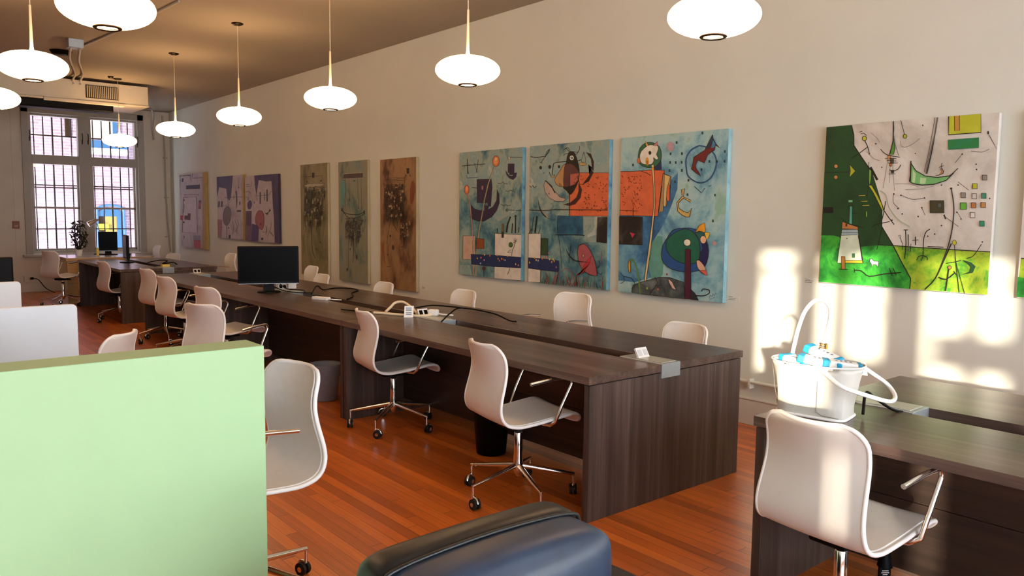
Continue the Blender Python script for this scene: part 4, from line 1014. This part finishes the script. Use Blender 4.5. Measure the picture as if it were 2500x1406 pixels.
for x, y in ((519, 186), (556, 265), (470, 330), (510, 330), (553, 328), (553, 386), (502, 468), (599, 456), (465, 388), (706, 114), (865, 245), (862, 316), (752, 318), (694, 378), (590, 560), (787, 560), (769, 745), (806, 318), (205, 352), (475, 268)): a.rect(x - 6, y - 9, x + 6, y + 9, '23484a')
a.ell(475, 215, 26, 34, 'b89aa0').ell(776, 905, 14, 16, 'b08a8a')
a.poly([(440, 870), (410, 920), (396, 990), (410, 1050), (470, 1095), (560, 1110), (640, 1105), (700, 1080), (730, 1000), (730, 920), (700, 850), (640, 805), (560, 798), (480, 815)], '1f4f8a', 4, sm_=2)
a.poly([(660, 830), (720, 880), (733, 960), (718, 1050), (670, 1095), (655, 1000), (690, 940)], '191f52', 0, sm_=2)
a.poly([(560, 806), (500, 830), (440, 880), (430, 940), (460, 1000), (520, 1042), (590, 1055), (650, 1040), (672, 980), (668, 900), (640, 840), (600, 812)], '14604a', 4, sm_=2)
a.poly([(640, 830), (670, 780), (708, 758), (714, 810), (708, 830), (670, 818)], 'e09a24', 3).poly([(706, 826), (746, 830), (738, 858), (720, 880)], 'e8c040', 3).poly([(640, 835), (680, 820), (710, 830), (700, 850), (672, 880)], '1f5f5c', 3).ell(697, 880, 22, 28, 'e2b890', 3)
a.ell(582, 902, 25, 25, 'e8e4d0', 4)
a.poly([(568, 948), (606, 950), (604, 1100), (600, 1305), (556, 1305), (562, 1100)], '4c1430', 4)
a.poly([(645, 1035), (665, 1028), (695, 1060), (712, 1100), (680, 1104), (655, 1085)], 'd8a890', 3, sm_=2).poly([(665, 1100), (712, 1098), (722, 1136), (695, 1125)], 'd8604e', 3)
a.poly([(180, 1260), (190, 1210), (260, 1185), (380, 1152), (450, 1152), (550, 1185), (556, 1303), (262, 1275)], mottled('slate_patch', ['2a3034', '4a5456', '6f7a78'], 6), 4)
a.poly([(600, 1235), (630, 1262), (655, 1315), (600, 1308)], '22282c', 3).line([(630, 1278), (690, 1280), (730, 1262), (730, 1238), (690, 1232), (676, 1248)], 7, sm_=3)
a.line([(180, 1030), (205, 1050), (222, 1110), (232, 1180), (240, 1272)], 9, '5a8a2e', sm_=2).ell(167, 1078, 8, 46, 'd0a030', 3).line([(165, 1035), (185, 1022), (200, 1030)], 5, '5a8a2e')
a.line([(100, 1120), (125, 1150), (180, 1160), (205, 1210), (180, 1235)], 4, sm_=2).line([(125, 1150), (128, 1185), (100, 1200)], 4, sm_=2)
a.line([(305, 1278), (340, 1230), (365, 1190), (345, 1150)], 4, sm_=2).line([(345, 1215), (395, 1208)], 4).line([(310, 1250), (370, 1220), (390, 1235)], 3).ell(290, 1232, 7, 9, '8aa030').ell(368, 1238, 6, 8, 'c86a3a')
a.poly([(440, 1158), (470, 1185), (496, 1240), (470, 1230), (448, 1190)], 'd8b8a8', 3).ell(434, 1130, 6, 8, '9a3a3a')
a.line([(730, 1300), (740, 1275), (752, 1285), (760, 1262), (768, 1280), (778, 1258), (786, 1270)], 3, '2f5f86', sm_=2).line([(735, 1305), (770, 1290)], 3, '2f5f86')
a.done('blue triptych')

# --- green and white square
white_bg = mottled('off_white_wash', ['bbb5ab', 'cdc8bf', 'd8d4cc', 'dedad2', 'd4cfc7'], 1.6)
dkgreen = mottled('dark_green_paint', ['123618', '184420', '1c4a22'], 4)
grassg = mottled('bright_green_brushwork', ['0e5a1e', '1f8a2c', '3fae34', '16702a'], 4.5)
lime = mottled('lime_brushwork', ['3f8a22', '7fae26', 'a8c030', '4f9a2a', '8aa82c'], 5)
def green_common(a): return a
a = Art('square green and white abstract painting with a white tower and small goat', 2.706, 1.675, 1.102, 2.139, [(2020, 308), (2447, 276), (2411, 720), (1999, 689)], ZG, white_bg, mottled('white_edge', ['d8d4cc', 'e6e2da'], 3))
a.poly([(163, 187), (328, 174), (345, 240), (345, 310), (400, 400), (470, 500), (500, 600), (530, 700), (530, 850), (600, 970), (640, 1050), (715, 1190), (708, 1258), (105, 1212)], dkgreen)
a.poly([(120, 905), (200, 905), (240, 915), (300, 990), (400, 980), (500, 970), (600, 975), (660, 1090), (716, 1190), (708, 1258), (105, 1212)], grassg)
a.poly([(600, 972), (760, 985), (960, 998), (1258, 1016), (1232, 1296), (820, 1266), (708, 1258), (715, 1190), (650, 1060)], lime)
a.line([(500, 968), (600, 973), (760, 985), (960, 998), (1258, 1016)], 6)
a.line([(330, 175), (345, 240), (345, 310), (400, 395), (500, 540)], 8).line([(455, 455), (500, 540)], 16)
a.line([(528, 850), (600, 970), (650, 1070), (715, 1190), (708, 1258)], 7)
a.poly([(440, 575), (462, 575), (500, 640), (530, 700), (545, 745), (530, 740), (505, 690), (470, 620)], 'b8b82c', 4)
a.line([(545, 745), (575, 790), (610, 835)], 6).line([(530, 740), (528, 850), (510, 930), (492, 1000)], 4).line([(555, 680), (540, 760), (530, 800)], 5).line([(460, 855), (480, 835), (580, 815)], 5).line([(520, 670), (540, 740)], 4)
a.poly([(447, 465), (462, 480), (458, 540), (446, 575), (442, 520)], '6fae3a', 3).line([(445, 420), (445, 470), (440, 600), (430, 660)], 4)
for y in (640, 678, 705): a.poly([(372 + (y - 640) * .4, y), (420 + (y - 640) * .4, y - 2), (418 + (y - 640) * .4, y + 6), (375 + (y - 640) * .4, y + 6)], 'b8b02c', 3)
a.ell(427, 765, 5, 22, '6fae3a', 2).line([(400, 715), (395, 680)], 3).line([(335, 760), (385, 760)], 3)
a.ell(225, 447, 13, 13, 'c88a4a', 3).ell(224, 520, 13, 13, 'c88a4a', 3).line([(150, 490), (310, 486)], 5).poly([(316, 435), (355, 480), (316, 520), (322, 480)], 'a8a82c', 3)
a.rect(138, 718, 205, 758, '060606')
a.poly([(316, 712), (332, 712), (330, 835), (310, 830)], '4fa08a', 3).rect(308, 672, 334, 686, '6fb07a').line([(305, 712), (345, 712)], 4)
a.poly([(265, 815), (300, 828), (368, 850), (368, 866), (262, 862)], 'b87a44', 3).rect(286, 828, 298, 846, '2a1a10')
a.poly([(262, 866), (368, 866), (372, 905), (258, 905)], '9ab0b4', 3).line([(262, 888), (370, 888)], 3).line([(255, 790), (300, 825), (405, 856)], 4)
a.poly([(256, 905), (374, 902), (396, 1088), (230, 1088)], 'c9d6c0', 3).line([(372, 905), (385, 980), (400, 1090)], 8).poly([(283, 1070), (396, 1070), (398, 1090), (283, 1088)], 'c0b02c', 3).rect(257, 1044, 282, 1128, 'a8702c', 3).rect(330, 1026, 346, 1052, '2f7a4a', 3).ell(296, 926, 4, 4, INK).line([(240, 1128), (300, 1130)], 4)
a.poly([(448, 1065), (460, 1058), (472, 1075), (505, 1078), (500, 1114), (490, 1100), (468, 1098), (460, 1112), (456, 1090), (446, 1080)], 'e6e2d8', 4)
a.line([(342, 1122), (345, 1150)], 5).line([(342, 1135), (390, 1140), (440, 1175), (540, 1160), (655, 1150)], 7, sm_=3).line([(575, 1120), (595, 1170)], 5).line([(600, 1120), (622, 1168)], 5)
a.ell(418, 264, 14, 16, 'c0c02c', 4).line([(395, 235), (412, 228), (432, 245)], 4, sm_=2).line([(385, 222), (405, 215)], 4).line([(420, 275), (440, 320), (452, 370)], 5).line([(440, 320), (380, 365), (330, 395)], 5)
a.line([(460, 225), (500, 260), (520, 290)], 2).line([(430, 350), (480, 400), (520, 412)], 2).ell(494, 300, 5, 5, INK).ell(533, 456, 4, 4, INK)
a.poly([(612, 260), (622, 330), (610, 372), (588, 372), (600, 320)], '4f8a34', 4).line([(613, 150), (615, 200), (608, 290), (585, 372)], 6).line([(613, 240), (625, 310), (645, 380)], 3).line([(612, 150), (610, 240)], 3)
a.line([(525, 335), (565, 372), (655, 390)], 5, sm_=2).line([(555, 398), (630, 398)], 4).poly([(572, 378), (590, 380), (588, 402), (570, 400)], 'b87a44', 3).rect(590, 395, 612, 432, '4a3a24', 3).poly([(583, 432), (600, 430), (598, 450), (582, 448)], 'b87a44', 3).rect(594, 474, 614, 496, '3a3026')
a.line([(565, 410), (630, 415)], 4).line([(575, 428), (640, 428)], 3).line([(585, 470), (600, 482), (640, 470), (660, 440)], 5, sm_=2).line([(605, 432), (616, 612)], 2).line([(590, 440), (580, 560)], 2).line([(575, 400), (540, 595)], 2).line([(578, 500), (625, 500)], 3)
a.line([(663, 145), (688, 245)], 4).ell(690, 252, 12, 14, 'a8b02c', 4).ell(809, 180, 5, 5, INK).ell(757, 366, 4, 4, INK).line([(660, 280), (665, 318), (700, 322), (745, 300), (790, 265)], 2, sm_=3)
a.line([(905, 125), (895, 190), (868, 340), (830, 500)], 5).line([(890, 128), (878, 200), (850, 340), (815, 490)], 3).line([(870, 130), (915, 125)], 4).line([(905, 125), (885, 250), (840, 420), (825, 500)], 7, '6f6a62').line([(910, 128), (900, 190), (872, 340), (834, 502)], 3)
a.poly([(982, 120), (1196, 100), (1194, 230), (980, 244)], 'b8bc2c', 6).poly([(1020, 118), (1053, 114), (1052, 215), (1020, 218)], 'b88a3c', 4)
a.poly([(976, 278), (1180, 264), (1178, 330), (976, 342)], mottled('green_bar', ['14604a', '1f7a3c', '1a7a5a'], 4), 3, '2f6f5a')
a.ell(1241, 232, 6, 12, INK).line([(1245, 245), (1275, 300), (1298, 342)], 4)
a.poly([(728, 430), (760, 480), (820, 515), (900, 525), (980, 516), (1010, 496), (960, 545), (880, 570), (800, 575), (740, 565), (716, 550), (724, 500)], '6fb06a', 6)
a.poly([(740, 470), (760, 500), (752, 560), (735, 556)], 'b0d0a0').poly([(790, 525), (830, 530), (820, 566), (785, 566)], 'b0d0a0').line([(728, 415), (722, 550)], 9).line([(980, 520), (1040, 465)], 8, taper=True)
a.poly([(925, 465), (940, 475), (942, 500), (910, 512), (930, 490)], 'b87a44', 3).line([(935, 430), (928, 455), (942, 480), (938, 500), (890, 515)], 4, sm_=2).line([(915, 460), (945, 448)], 4)
a.line([(620, 565), (720, 565), (780, 590)], 3, '9a958c').line([(690, 605), (800, 600), (880, 580)], 6, 'a8a89a')
a.ell(993, 598, 8, 6, INK).line([(993, 600), (1008, 700), (1005, 800), (980, 940), (930, 1080), (880, 1190), (810, 1262)], 8, '3a342c', sm_=3).line([(990, 960), (935, 1080), (880, 1190), (810, 1262)], 8, sm_=3)
a.rect(852, 678, 944, 758, '3c3a22', 4).rect(903, 694, 928, 722, '4f5a52', 3)
for x, y, c in ((1072, 643, '8a857c'), (1072, 715, '5fae3a'), (1145, 650, 'c9c4bb'), (1140, 710, 'b8743a'), (1203, 708, 'b8884a'), (1208, 648, '3f8a6a'), (1150, 584, 'b8bc2c'), (1215, 528, '8a857c'), (1133, 774, 'd8d4cc'), (1194, 830, '2f8a6a')):
    s_ = 20 if (x, y) == (1072, 715) else 15
    a.rect(x - s_, y - s_ - 2, x + s_, y + s_ + 2, c, 4)
for x, y in ((1160, 440), (1163, 474), (930, 576), (614, 633), (660, 642), (817, 660), (798, 724), (773, 782), (836, 912), (882, 898), (1030, 755), (1057, 800), (927, 842), (1040, 576), (1247, 665), (1070, 372), (1195, 950), (640, 730), (668, 765), (600, 806)): a.ell(x, y, 5, 5, INK)
for p in ([(612, 635), (610, 690), (650, 730)], [(665, 642), (740, 670), (820, 658)], [(798, 724), (820, 775)], [(940, 775), (1040, 850)], [(1040, 555), (1110, 610)], [(1070, 372), (1022, 430)], [(1030, 750), (1060, 800)], [(1128, 352), (1200, 360), (1250, 340)]): a.line(p, 3, sm_=2)
a.line([(945, 770), (955, 800)], 8)
a.line([(520, 610), (560, 640), (580, 720), (640, 800), (720, 850)], 6, '9aa890', sm_=3)
a.rect(645, 905, 656, 916, 'd8d4cc', 3).line([(652, 918), (668, 960), (668, 1000)], 4).line([(690, 870), (692, 960), (682, 1060)], 6).line([(676, 870), (706, 870)], 5).line([(707, 900), (707, 1010)], 8, '5a554c').line([(725, 960), (720, 1015)], 4).line([(755, 915), (755, 970)], 7).line([(735, 940), (775, 935)], 4).line([(835, 980), (940, 984)], 5)
a.line([(852, 865), (825, 885), (808, 940), (804, 1040)], 6, sm_=3).line([(760, 1070), (775, 1045), (805, 1040), (830, 1050), (832, 1070)], 5, sm_=3).line([(805, 1040), (790, 1075)], 4)
a.ell(1012, 954, 13, 16, 'c0c02c', 3).line([(1012, 970), (1018, 1060), (1040, 1280)], 5).line([(955, 1090), (1020, 1080), (1055, 1070)], 5).line([(1018, 1070), (1075, 1285)], 4)
a.ell(979, 1117, 11, 12, 'b8743a', 4).line([(972, 1130), (965, 1180), (950, 1270)], 9).line([(905, 1180), (955, 1195), (1015, 1150)], 8, sm_=2).line([(1005, 1140), (1025, 1165)], 5)
a.poly([(1068, 1070), (1120, 1085), (1148, 1110), (1130, 1150), (1062, 1162), (1110, 1145), (1120, 1115), (1100, 1090)], '14502a', 3).line([(1090, 1058), (1130, 1045), (1160, 1010), (1190, 965)], 5, sm_=3)
a.done('green and white canvases')
a = Art('second green and white painting, its edge just entering at the far right', 1.527, .49, 1.102, 2.139, [(2020, 308), (2447, 276), (2411, 720), (1999, 689)], ZG, white_bg, mottled('white_edge', ['d8d4cc'], 3))
a.poly([(125, 1000), (700, 1010), (1258, 1016), (1232, 1296), (105, 1212)], lime).line([(125, 1000), (700, 1010), (1258, 1016)], 6).poly([(105, 1212), (108, 1100), (180, 1120), (240, 1222)], grassg)
a.poly([(400, 300), (700, 280), (760, 600), (460, 640)], dkgreen, 5).ell(950, 620, 90, 110, '5fae3a', 6)
a.done('green and white canvases')

# --- three tall canvases
def tall(label, y0_, y1_, zb, zt, quad, bgm):
    return Art(label, y0_, y1_, zb, zt, quad, ZV, bgm, mottled('cream_edge', ['a8966e', 'b8a882'], 3), T=.04)
def scribble(a, x0, x1, y0_, y1_, n, seed, c='241a10', taper_=.45, fill=None, drips=True):
    r_ = random.Random(seed)
    for k in range(n):
        f_ = k / n; y = y0_ + (y1_ - y0_) * f_; h = (y1_ - y0_) / n * 2.2; sq = 1 - taper_ * f_
        cx_ = (x0 + x1) / 2; hw = (x1 - x0) / 2 * sq; x = cx_ - hw
        while x < cx_ + hw:
            w_ = r_.uniform(8, 18); yy = y + r_.uniform(-7, 7)
            if fill and r_.random() < .35: a.rect(x, yy, x + w_, yy + h * .7, r_.choice(fill))
            if r_.random() < .8: a.line([(x, yy), (x + w_, yy + r_.uniform(-4, 4))], r_.uniform(1.5, 4), c)
            if r_.random() < .8: a.line([(x, yy), (x + r_.uniform(-3, 3), yy + h)], r_.uniform(1.5, 4), c)
            x += w_
    if drips:
        for k in range(14):
            x = x0 + (x1 - x0) * r_.uniform(.12, .88); l_ = r_.uniform(20, 95)
            a.line([(x, y1_ - 15), (x + r_.uniform(-6, 6), y1_ + l_)], 2.2, c)
ol = mottled('olive_wash', ['5a5434', '7a7450', '8f8660', '6f6a3c'], 2.4, stretch=(1, 1, .6))
a = tall('olive green tall canvas with a hanging basket drawing, left of three', 10.73, 9.886, .640, 2.216, [(732, 401), (799.6, 397.4), (806.7, 670), (743.5, 665.7)], ol)
a.rect(220, 322, 242, 366, '2a2218').line([(155, 356), (218, 356)], 3).line([(245, 352), (308, 350)], 3).line([(150, 372), (155, 430)], 3).line([(305, 350), (315, 420)], 2).rect(172, 394, 184, 406, '3a3022').rect(294, 388, 306, 402, '3a3022')
a.poly([(148, 432), (185, 420), (240, 414), (330, 420), (310, 440), (240, 448), (170, 446)], 'a89f80', 3).line([(148, 445), (165, 470), (240, 478), (310, 462), (325, 440)], 3, sm_=2)
scribble(a, 160, 335, 450, 760, 15, 1, '2a2416', .18, ['a09a78', '4f482c', '3a3420', '8a8460'])
a.line([(240, 770), (242, 860), (250, 980), (275, 1045)], 4, sm_=3).line([(310, 760), (312, 860), (316, 915)], 3).ell(316, 915, 5, 6, INK).ell(280, 970, 4, 8, '3a3422').line([(195, 790), (208, 870)], 2).ell(210, 875, 3, 4, INK)
a.done('tall washed canvases')
gr = mottled('grey_green_wash', ['4f6a62', '7f8470', '8f8a72', '7a8a84', '6f7a5a'], 2.4, stretch=(1, 1, .6))
a = tall('grey blue tall canvas with a boat shape on strings, middle of three', 9.568, 8.796, .634, 2.206, [(826, 395), (898.3, 389.7), (905.4, 692), (835, 682.8)], gr)
a.poly([(470, 400), (500, 395), (510, 480), (480, 640), (468, 560)], '5f9088', sm_=2)
a.poly([(487, 330), (660, 322), (662, 368), (487, 376)], '4a3a38', 5, 'b0a090')
for x0_, x1_, y_ in ((508, 520, 650), (540, 548, 560), (615, 628, 630), (645, 657, 645)): a.line([(x0_, 372), (x1_, y_)], 3, '4a4238')
a.line([(536, 552), (560, 552)], 3).line([(548, 535), (548, 572)], 5).ell(587, 393, 8, 5, '3a302a').ell(628, 628, 4, 6, INK)
a.rect(478, 628, 490, 654, '2a241c').rect(672, 650, 684, 680, '2a241c').line([(485, 650), (520, 672), (580, 684), (640, 680), (680, 660)], 6, sm_=3).line([(500, 665), (530, 700), (570, 715), (630, 705), (680, 680)], 5, sm_=3)
scribble(a, 515, 672, 710, 880, 12, 2, '1f1c16', .25, ['8a8670', '4f5248'])
a.line([(600, 870), (604, 1000), (598, 1090)], 4).line([(556, 900), (560, 1170)], 2).ell(573, 978, 4, 8, INK).ell(629, 1045, 5, 20, '2a2620').ell(550, 1152, 6, 14, '2a2620').ell(645, 905, 4, 7, INK)
a.done('tall washed canvases')
br = mottled('rust_brown_wash', ['4a2a18', '7a5434', '96724c', 'a07a50', '84502a'], 2.4, stretch=(1, 1, .6))
a = tall('rust brown tall canvas with a tangled hanging drawing, right of three', 8.485, 7.68, .625, 2.187, [(927.6, 389), (1017, 382.6), (1020, 711), (935.6, 702.7)], br)
a.poly([(1080, 400), (1105, 420), (1100, 560), (1070, 600), (1065, 480)], '7a3a1a', sm_=2)
a.rect(866, 308, 882, 345, '3a2a1a').rect(1034, 290, 1056, 334, '2a1c12').line([(1028, 288), (1058, 288)], 5).line([(876, 345), (878, 400)], 3).line([(1030, 334), (1030, 400)], 3).rect(1024, 345, 1034, 360, '2a1c12')
a.line([(845, 388), (1015, 378)], 4).line([(850, 400), (1020, 392)], 4).line([(880, 372), (1030, 365)], 3).line([(860, 410), (1030, 408)], 2).line([(1060, 340), (1066, 364)], 4)
scribble(a, 845, 1022, 425, 740, 22, 3, '2a160c', .22, ['a88a60', '3a2414', '5a3820'])
a.line([(1038, 360), (1040, 700)], 3).line([(1005, 712), (1068, 712)], 4).rect(1034, 712, 1046, 726, '2a1c12')
scribble(a, 1008, 1080, 750, 900, 12, 4, '2a160c', .2, ['a88a60', '3a2414'])
for k in range(8): a.line([(1020, 500 + k * 24), (1040, 560 + k * 24)], 3)
a.line([(925, 760), (905, 900), (900, 950)], 3).line([(945, 760), (990, 835)], 4).ell(930, 878, 7, 11, '2a1c12').ell(955, 975, 12, 22, '4a2a18').ell(910, 1038, 4, 7, INK).line([(905, 1140), (935, 1138)], 4).ell(1032, 968, 4, 6, INK)
a.done('tall washed canvases')

# --- far white, yellow edged and purple canvases
wbg = mottled('lilac_white_wash', ['9a8f96', 'b5aab0', 'beb4b4'], 3)
yed = mottled('ochre_edge', ['a8883c', 'b89a50'], 3)
a = Art('narrow white geometric painting with ochre edge, nearest the far corner', 16.2, 14.72, .83, 2.25, [(438.5, 430), (499, 424.4), (509, 610.3), (455.5, 604.8)], ZP, wbg, yed)
a.line([(208, 290), (352, 278)], 10).line([(355, 278), (372, 380)], 3).line([(380, 240), (380, 322), (530, 316)], 8).rect(248, 320, 268, 375, '241c24').line([(212, 350), (238, 352)], 5).line([(228, 355), (240, 700), (258, 1110)], 3, '5a5a60')
a.poly([(308, 428), (480, 418), (482, 474), (310, 478)], '232a40', 3).line([(290, 555), (465, 555)], 5).line([(290, 572), (310, 555)], 4).line([(460, 575), (465, 555)], 5)
a.poly([(285, 592), (442, 588), (476, 1052), (302, 1042)], 'c4b8b8', 6).rect(474, 636, 504, 748, '6a3038').rect(478, 660, 502, 715, 'a4525a').rect(290, 618, 303, 642, '8a2f3a')
a.rect(262, 832, 300, 892, 'a8303c').rect(314, 834, 352, 886, '5a3038').rect(352, 806, 386, 892, '5a2c30').ell(310, 918, 12, 9, INK).line([(302, 680), (300, 800)], 5).line([(480, 885), (495, 868)], 3)
a.poly([(436, 1085), (510, 1088), (514, 1140), (440, 1138)], '8a8a92', 3).poly([(440, 1138), (516, 1142), (522, 1235), (446, 1222)], 'b04450', 2).poly([(318, 1080), (332, 1090), (326, 1140)], '7a3040').ell(262, 1112, 7, 5, INK)
a.poly([(505, 245), (535, 243), (590, 1245), (540, 1238)], 'a8883c')
a.done('far corner canvases')
pu = mottled('purple_paint', ['33284a', '41345a', '4a3c60'], 4)
a = Art('purple and white painting with a grey oval, left of the purple pair', 14.13, 12.87, 1.07, 2.15, [(528.6, 430), (595, 426), (604.4, 585.3), (542.4, 580.7)], ZP, wbg, yed)
a.poly([(697, 272), (915, 260), (905, 560), (885, 612), (852, 560), (838, 440), (740, 415), (722, 600)], pu).poly([(738, 420), (838, 442), (858, 570), (870, 660), (730, 690), (722, 560)], 'b8acb2', 3)
a.rect(740, 612, 766, 690, '3a2438').rect(780, 612, 804, 688, '3a2438').line([(820, 572), (830, 560), (1080, 556)], 5).poly([(960, 475), (975, 475), (990, 600), (985, 710), (972, 560)], '3f3038', 3).rect(936, 530, 950, 590, '8a7f86').line([(880, 612), (880, 680)], 4).line([(885, 640), (915, 590)], 3)
a.ell(868, 805, 50, 124, '6a5f5c', 5).rect(990, 732, 1044, 756, '4a343a').rect(1016, 618, 1032, 665, '4a343a', 0).ell(998, 432, 7, 10, INK).line([(988, 280), (996, 425)], 3)
a.poly([(752, 855), (805, 858), (812, 1084), (765, 1080)], '9a6468', 4).line([(800, 950), (825, 952)], 5).line([(870, 930), (882, 1090)], 6).ell(900, 962, 6, 10, INK).rect(905, 1050, 928, 1092, '2a2030')
for p in ([(945, 880), (960, 960), (950, 1040)], [(970, 860), (1000, 940), (985, 1010)], [(1000, 850), (1020, 920), (1000, 1000), (1010, 1040)]): a.line(p, 4, sm_=3)
a.poly([(1040, 248), (1055, 247), (1105, 1110), (1085, 1108)], 'a8883c')
a.done('far corner canvases')
a = Art('purple framed white painting with a pink oval, right of the purple pair', 12.82, 11.5, 1.06, 2.12, [(598, 424.4), (675.6, 423.5), (684, 594.6), (611, 588)], ZP, wbg, mottled('dark_purple_edge', ['2f2034', '3a2a3c'], 4))
a.poly([(1195, 238), (1490, 235), (1535, 1160), (1490, 1152), (1455, 800), (1418, 330), (1350, 330), (1255, 305), (1235, 520)], pu).poly([(1255, 308), (1350, 332), (1418, 335), (1440, 620), (1470, 900), (1485, 1150), (1320, 1140), (1310, 900), (1200, 900), (1200, 600), (1240, 520)], 'b8acb2', 0)
a.line([(1195, 240), (1215, 400), (1240, 520), (1250, 600)], 4).line([(1255, 308), (1350, 332), (1418, 335)], 4).line([(1415, 335), (1450, 620), (1488, 1152)], 4)
a.line([(1165, 330), (1165, 388), (1095, 392)], 5).line([(1090, 362), (1138, 362)], 5).line([(1095, 465), (1130, 458), (1158, 492)], 6, sm_=2).line([(1100, 538), (1135, 540), (1138, 590)], 5)
a.ell(1158, 648, 26, 60, '4a3866', 4).poly([(1115, 732), (1188, 730), (1196, 900), (1205, 1130), (1140, 1122)], '54284a', 0).poly([(1200, 905), (1290, 925), (1292, 1135), (1205, 1130)], '4a2f66', 0).poly([(1125, 930), (1200, 930), (1205, 1130), (1140, 1122)], '6a5068')
a.line([(1240, 530), (1395, 522), (1420, 470)], 5).line([(1283, 478), (1290, 640)], 14).line([(1335, 490), (1338, 598)], 7).line([(1365, 448), (1375, 612)], 15)
a.poly([(1265, 740), (1310, 738), (1345, 800), (1348, 920), (1330, 985), (1290, 960), (1250, 900), (1240, 820)], '9a5458', 4, sm_=2).line([(1268, 732), (1320, 740), (1345, 800)], 5, sm_=2)
a.poly([(1395, 760), (1410, 708), (1425, 738), (1400, 760), (1385, 795), (1352, 770)], '3a2a30', 2).line([(1370, 925), (1388, 990), (1375, 1060)], 7, sm_=3, taper=True).line([(1335, 1015), (1370, 1015)], 5).line([(1440, 890), (1430, 980), (1395, 1080)], 3).line([(1420, 1010), (1470, 1070)], 6).rect(1325, 1088, 1350, 1120, '2a1f28').ell(1310, 910, 8, 10, '4a2024').ell(1216, 620, 5, 14, '3a2a30')
a.done('far corner canvases')

# small caption cards beside the canvases
for lb, y, z in (('tiny caption card right of the blue triptych', 3.40, .925), ('tiny caption card left of the green and white square painting', 2.79, 1.10), ('tiny caption card right of the rust brown tall canvas', 7.57, .68)):
    t = thing('caption_card', lb, 'caption card', (0, y, z), 0, 'caption cards')
    MB().box((-.003, -.05, -.02), (0, .05, .02)).build('card', M_wall, t)
    q = MB()
    for i, (u0, u1) in enumerate(((.045, .01), (.04, -.02), (.045, -.01))): q.box((-.0036, u1, .012 - i * .011), (-.003, u0, .015 - i * .011))
    q.build('print', mat('grey_print', '6a665f', .8), t)
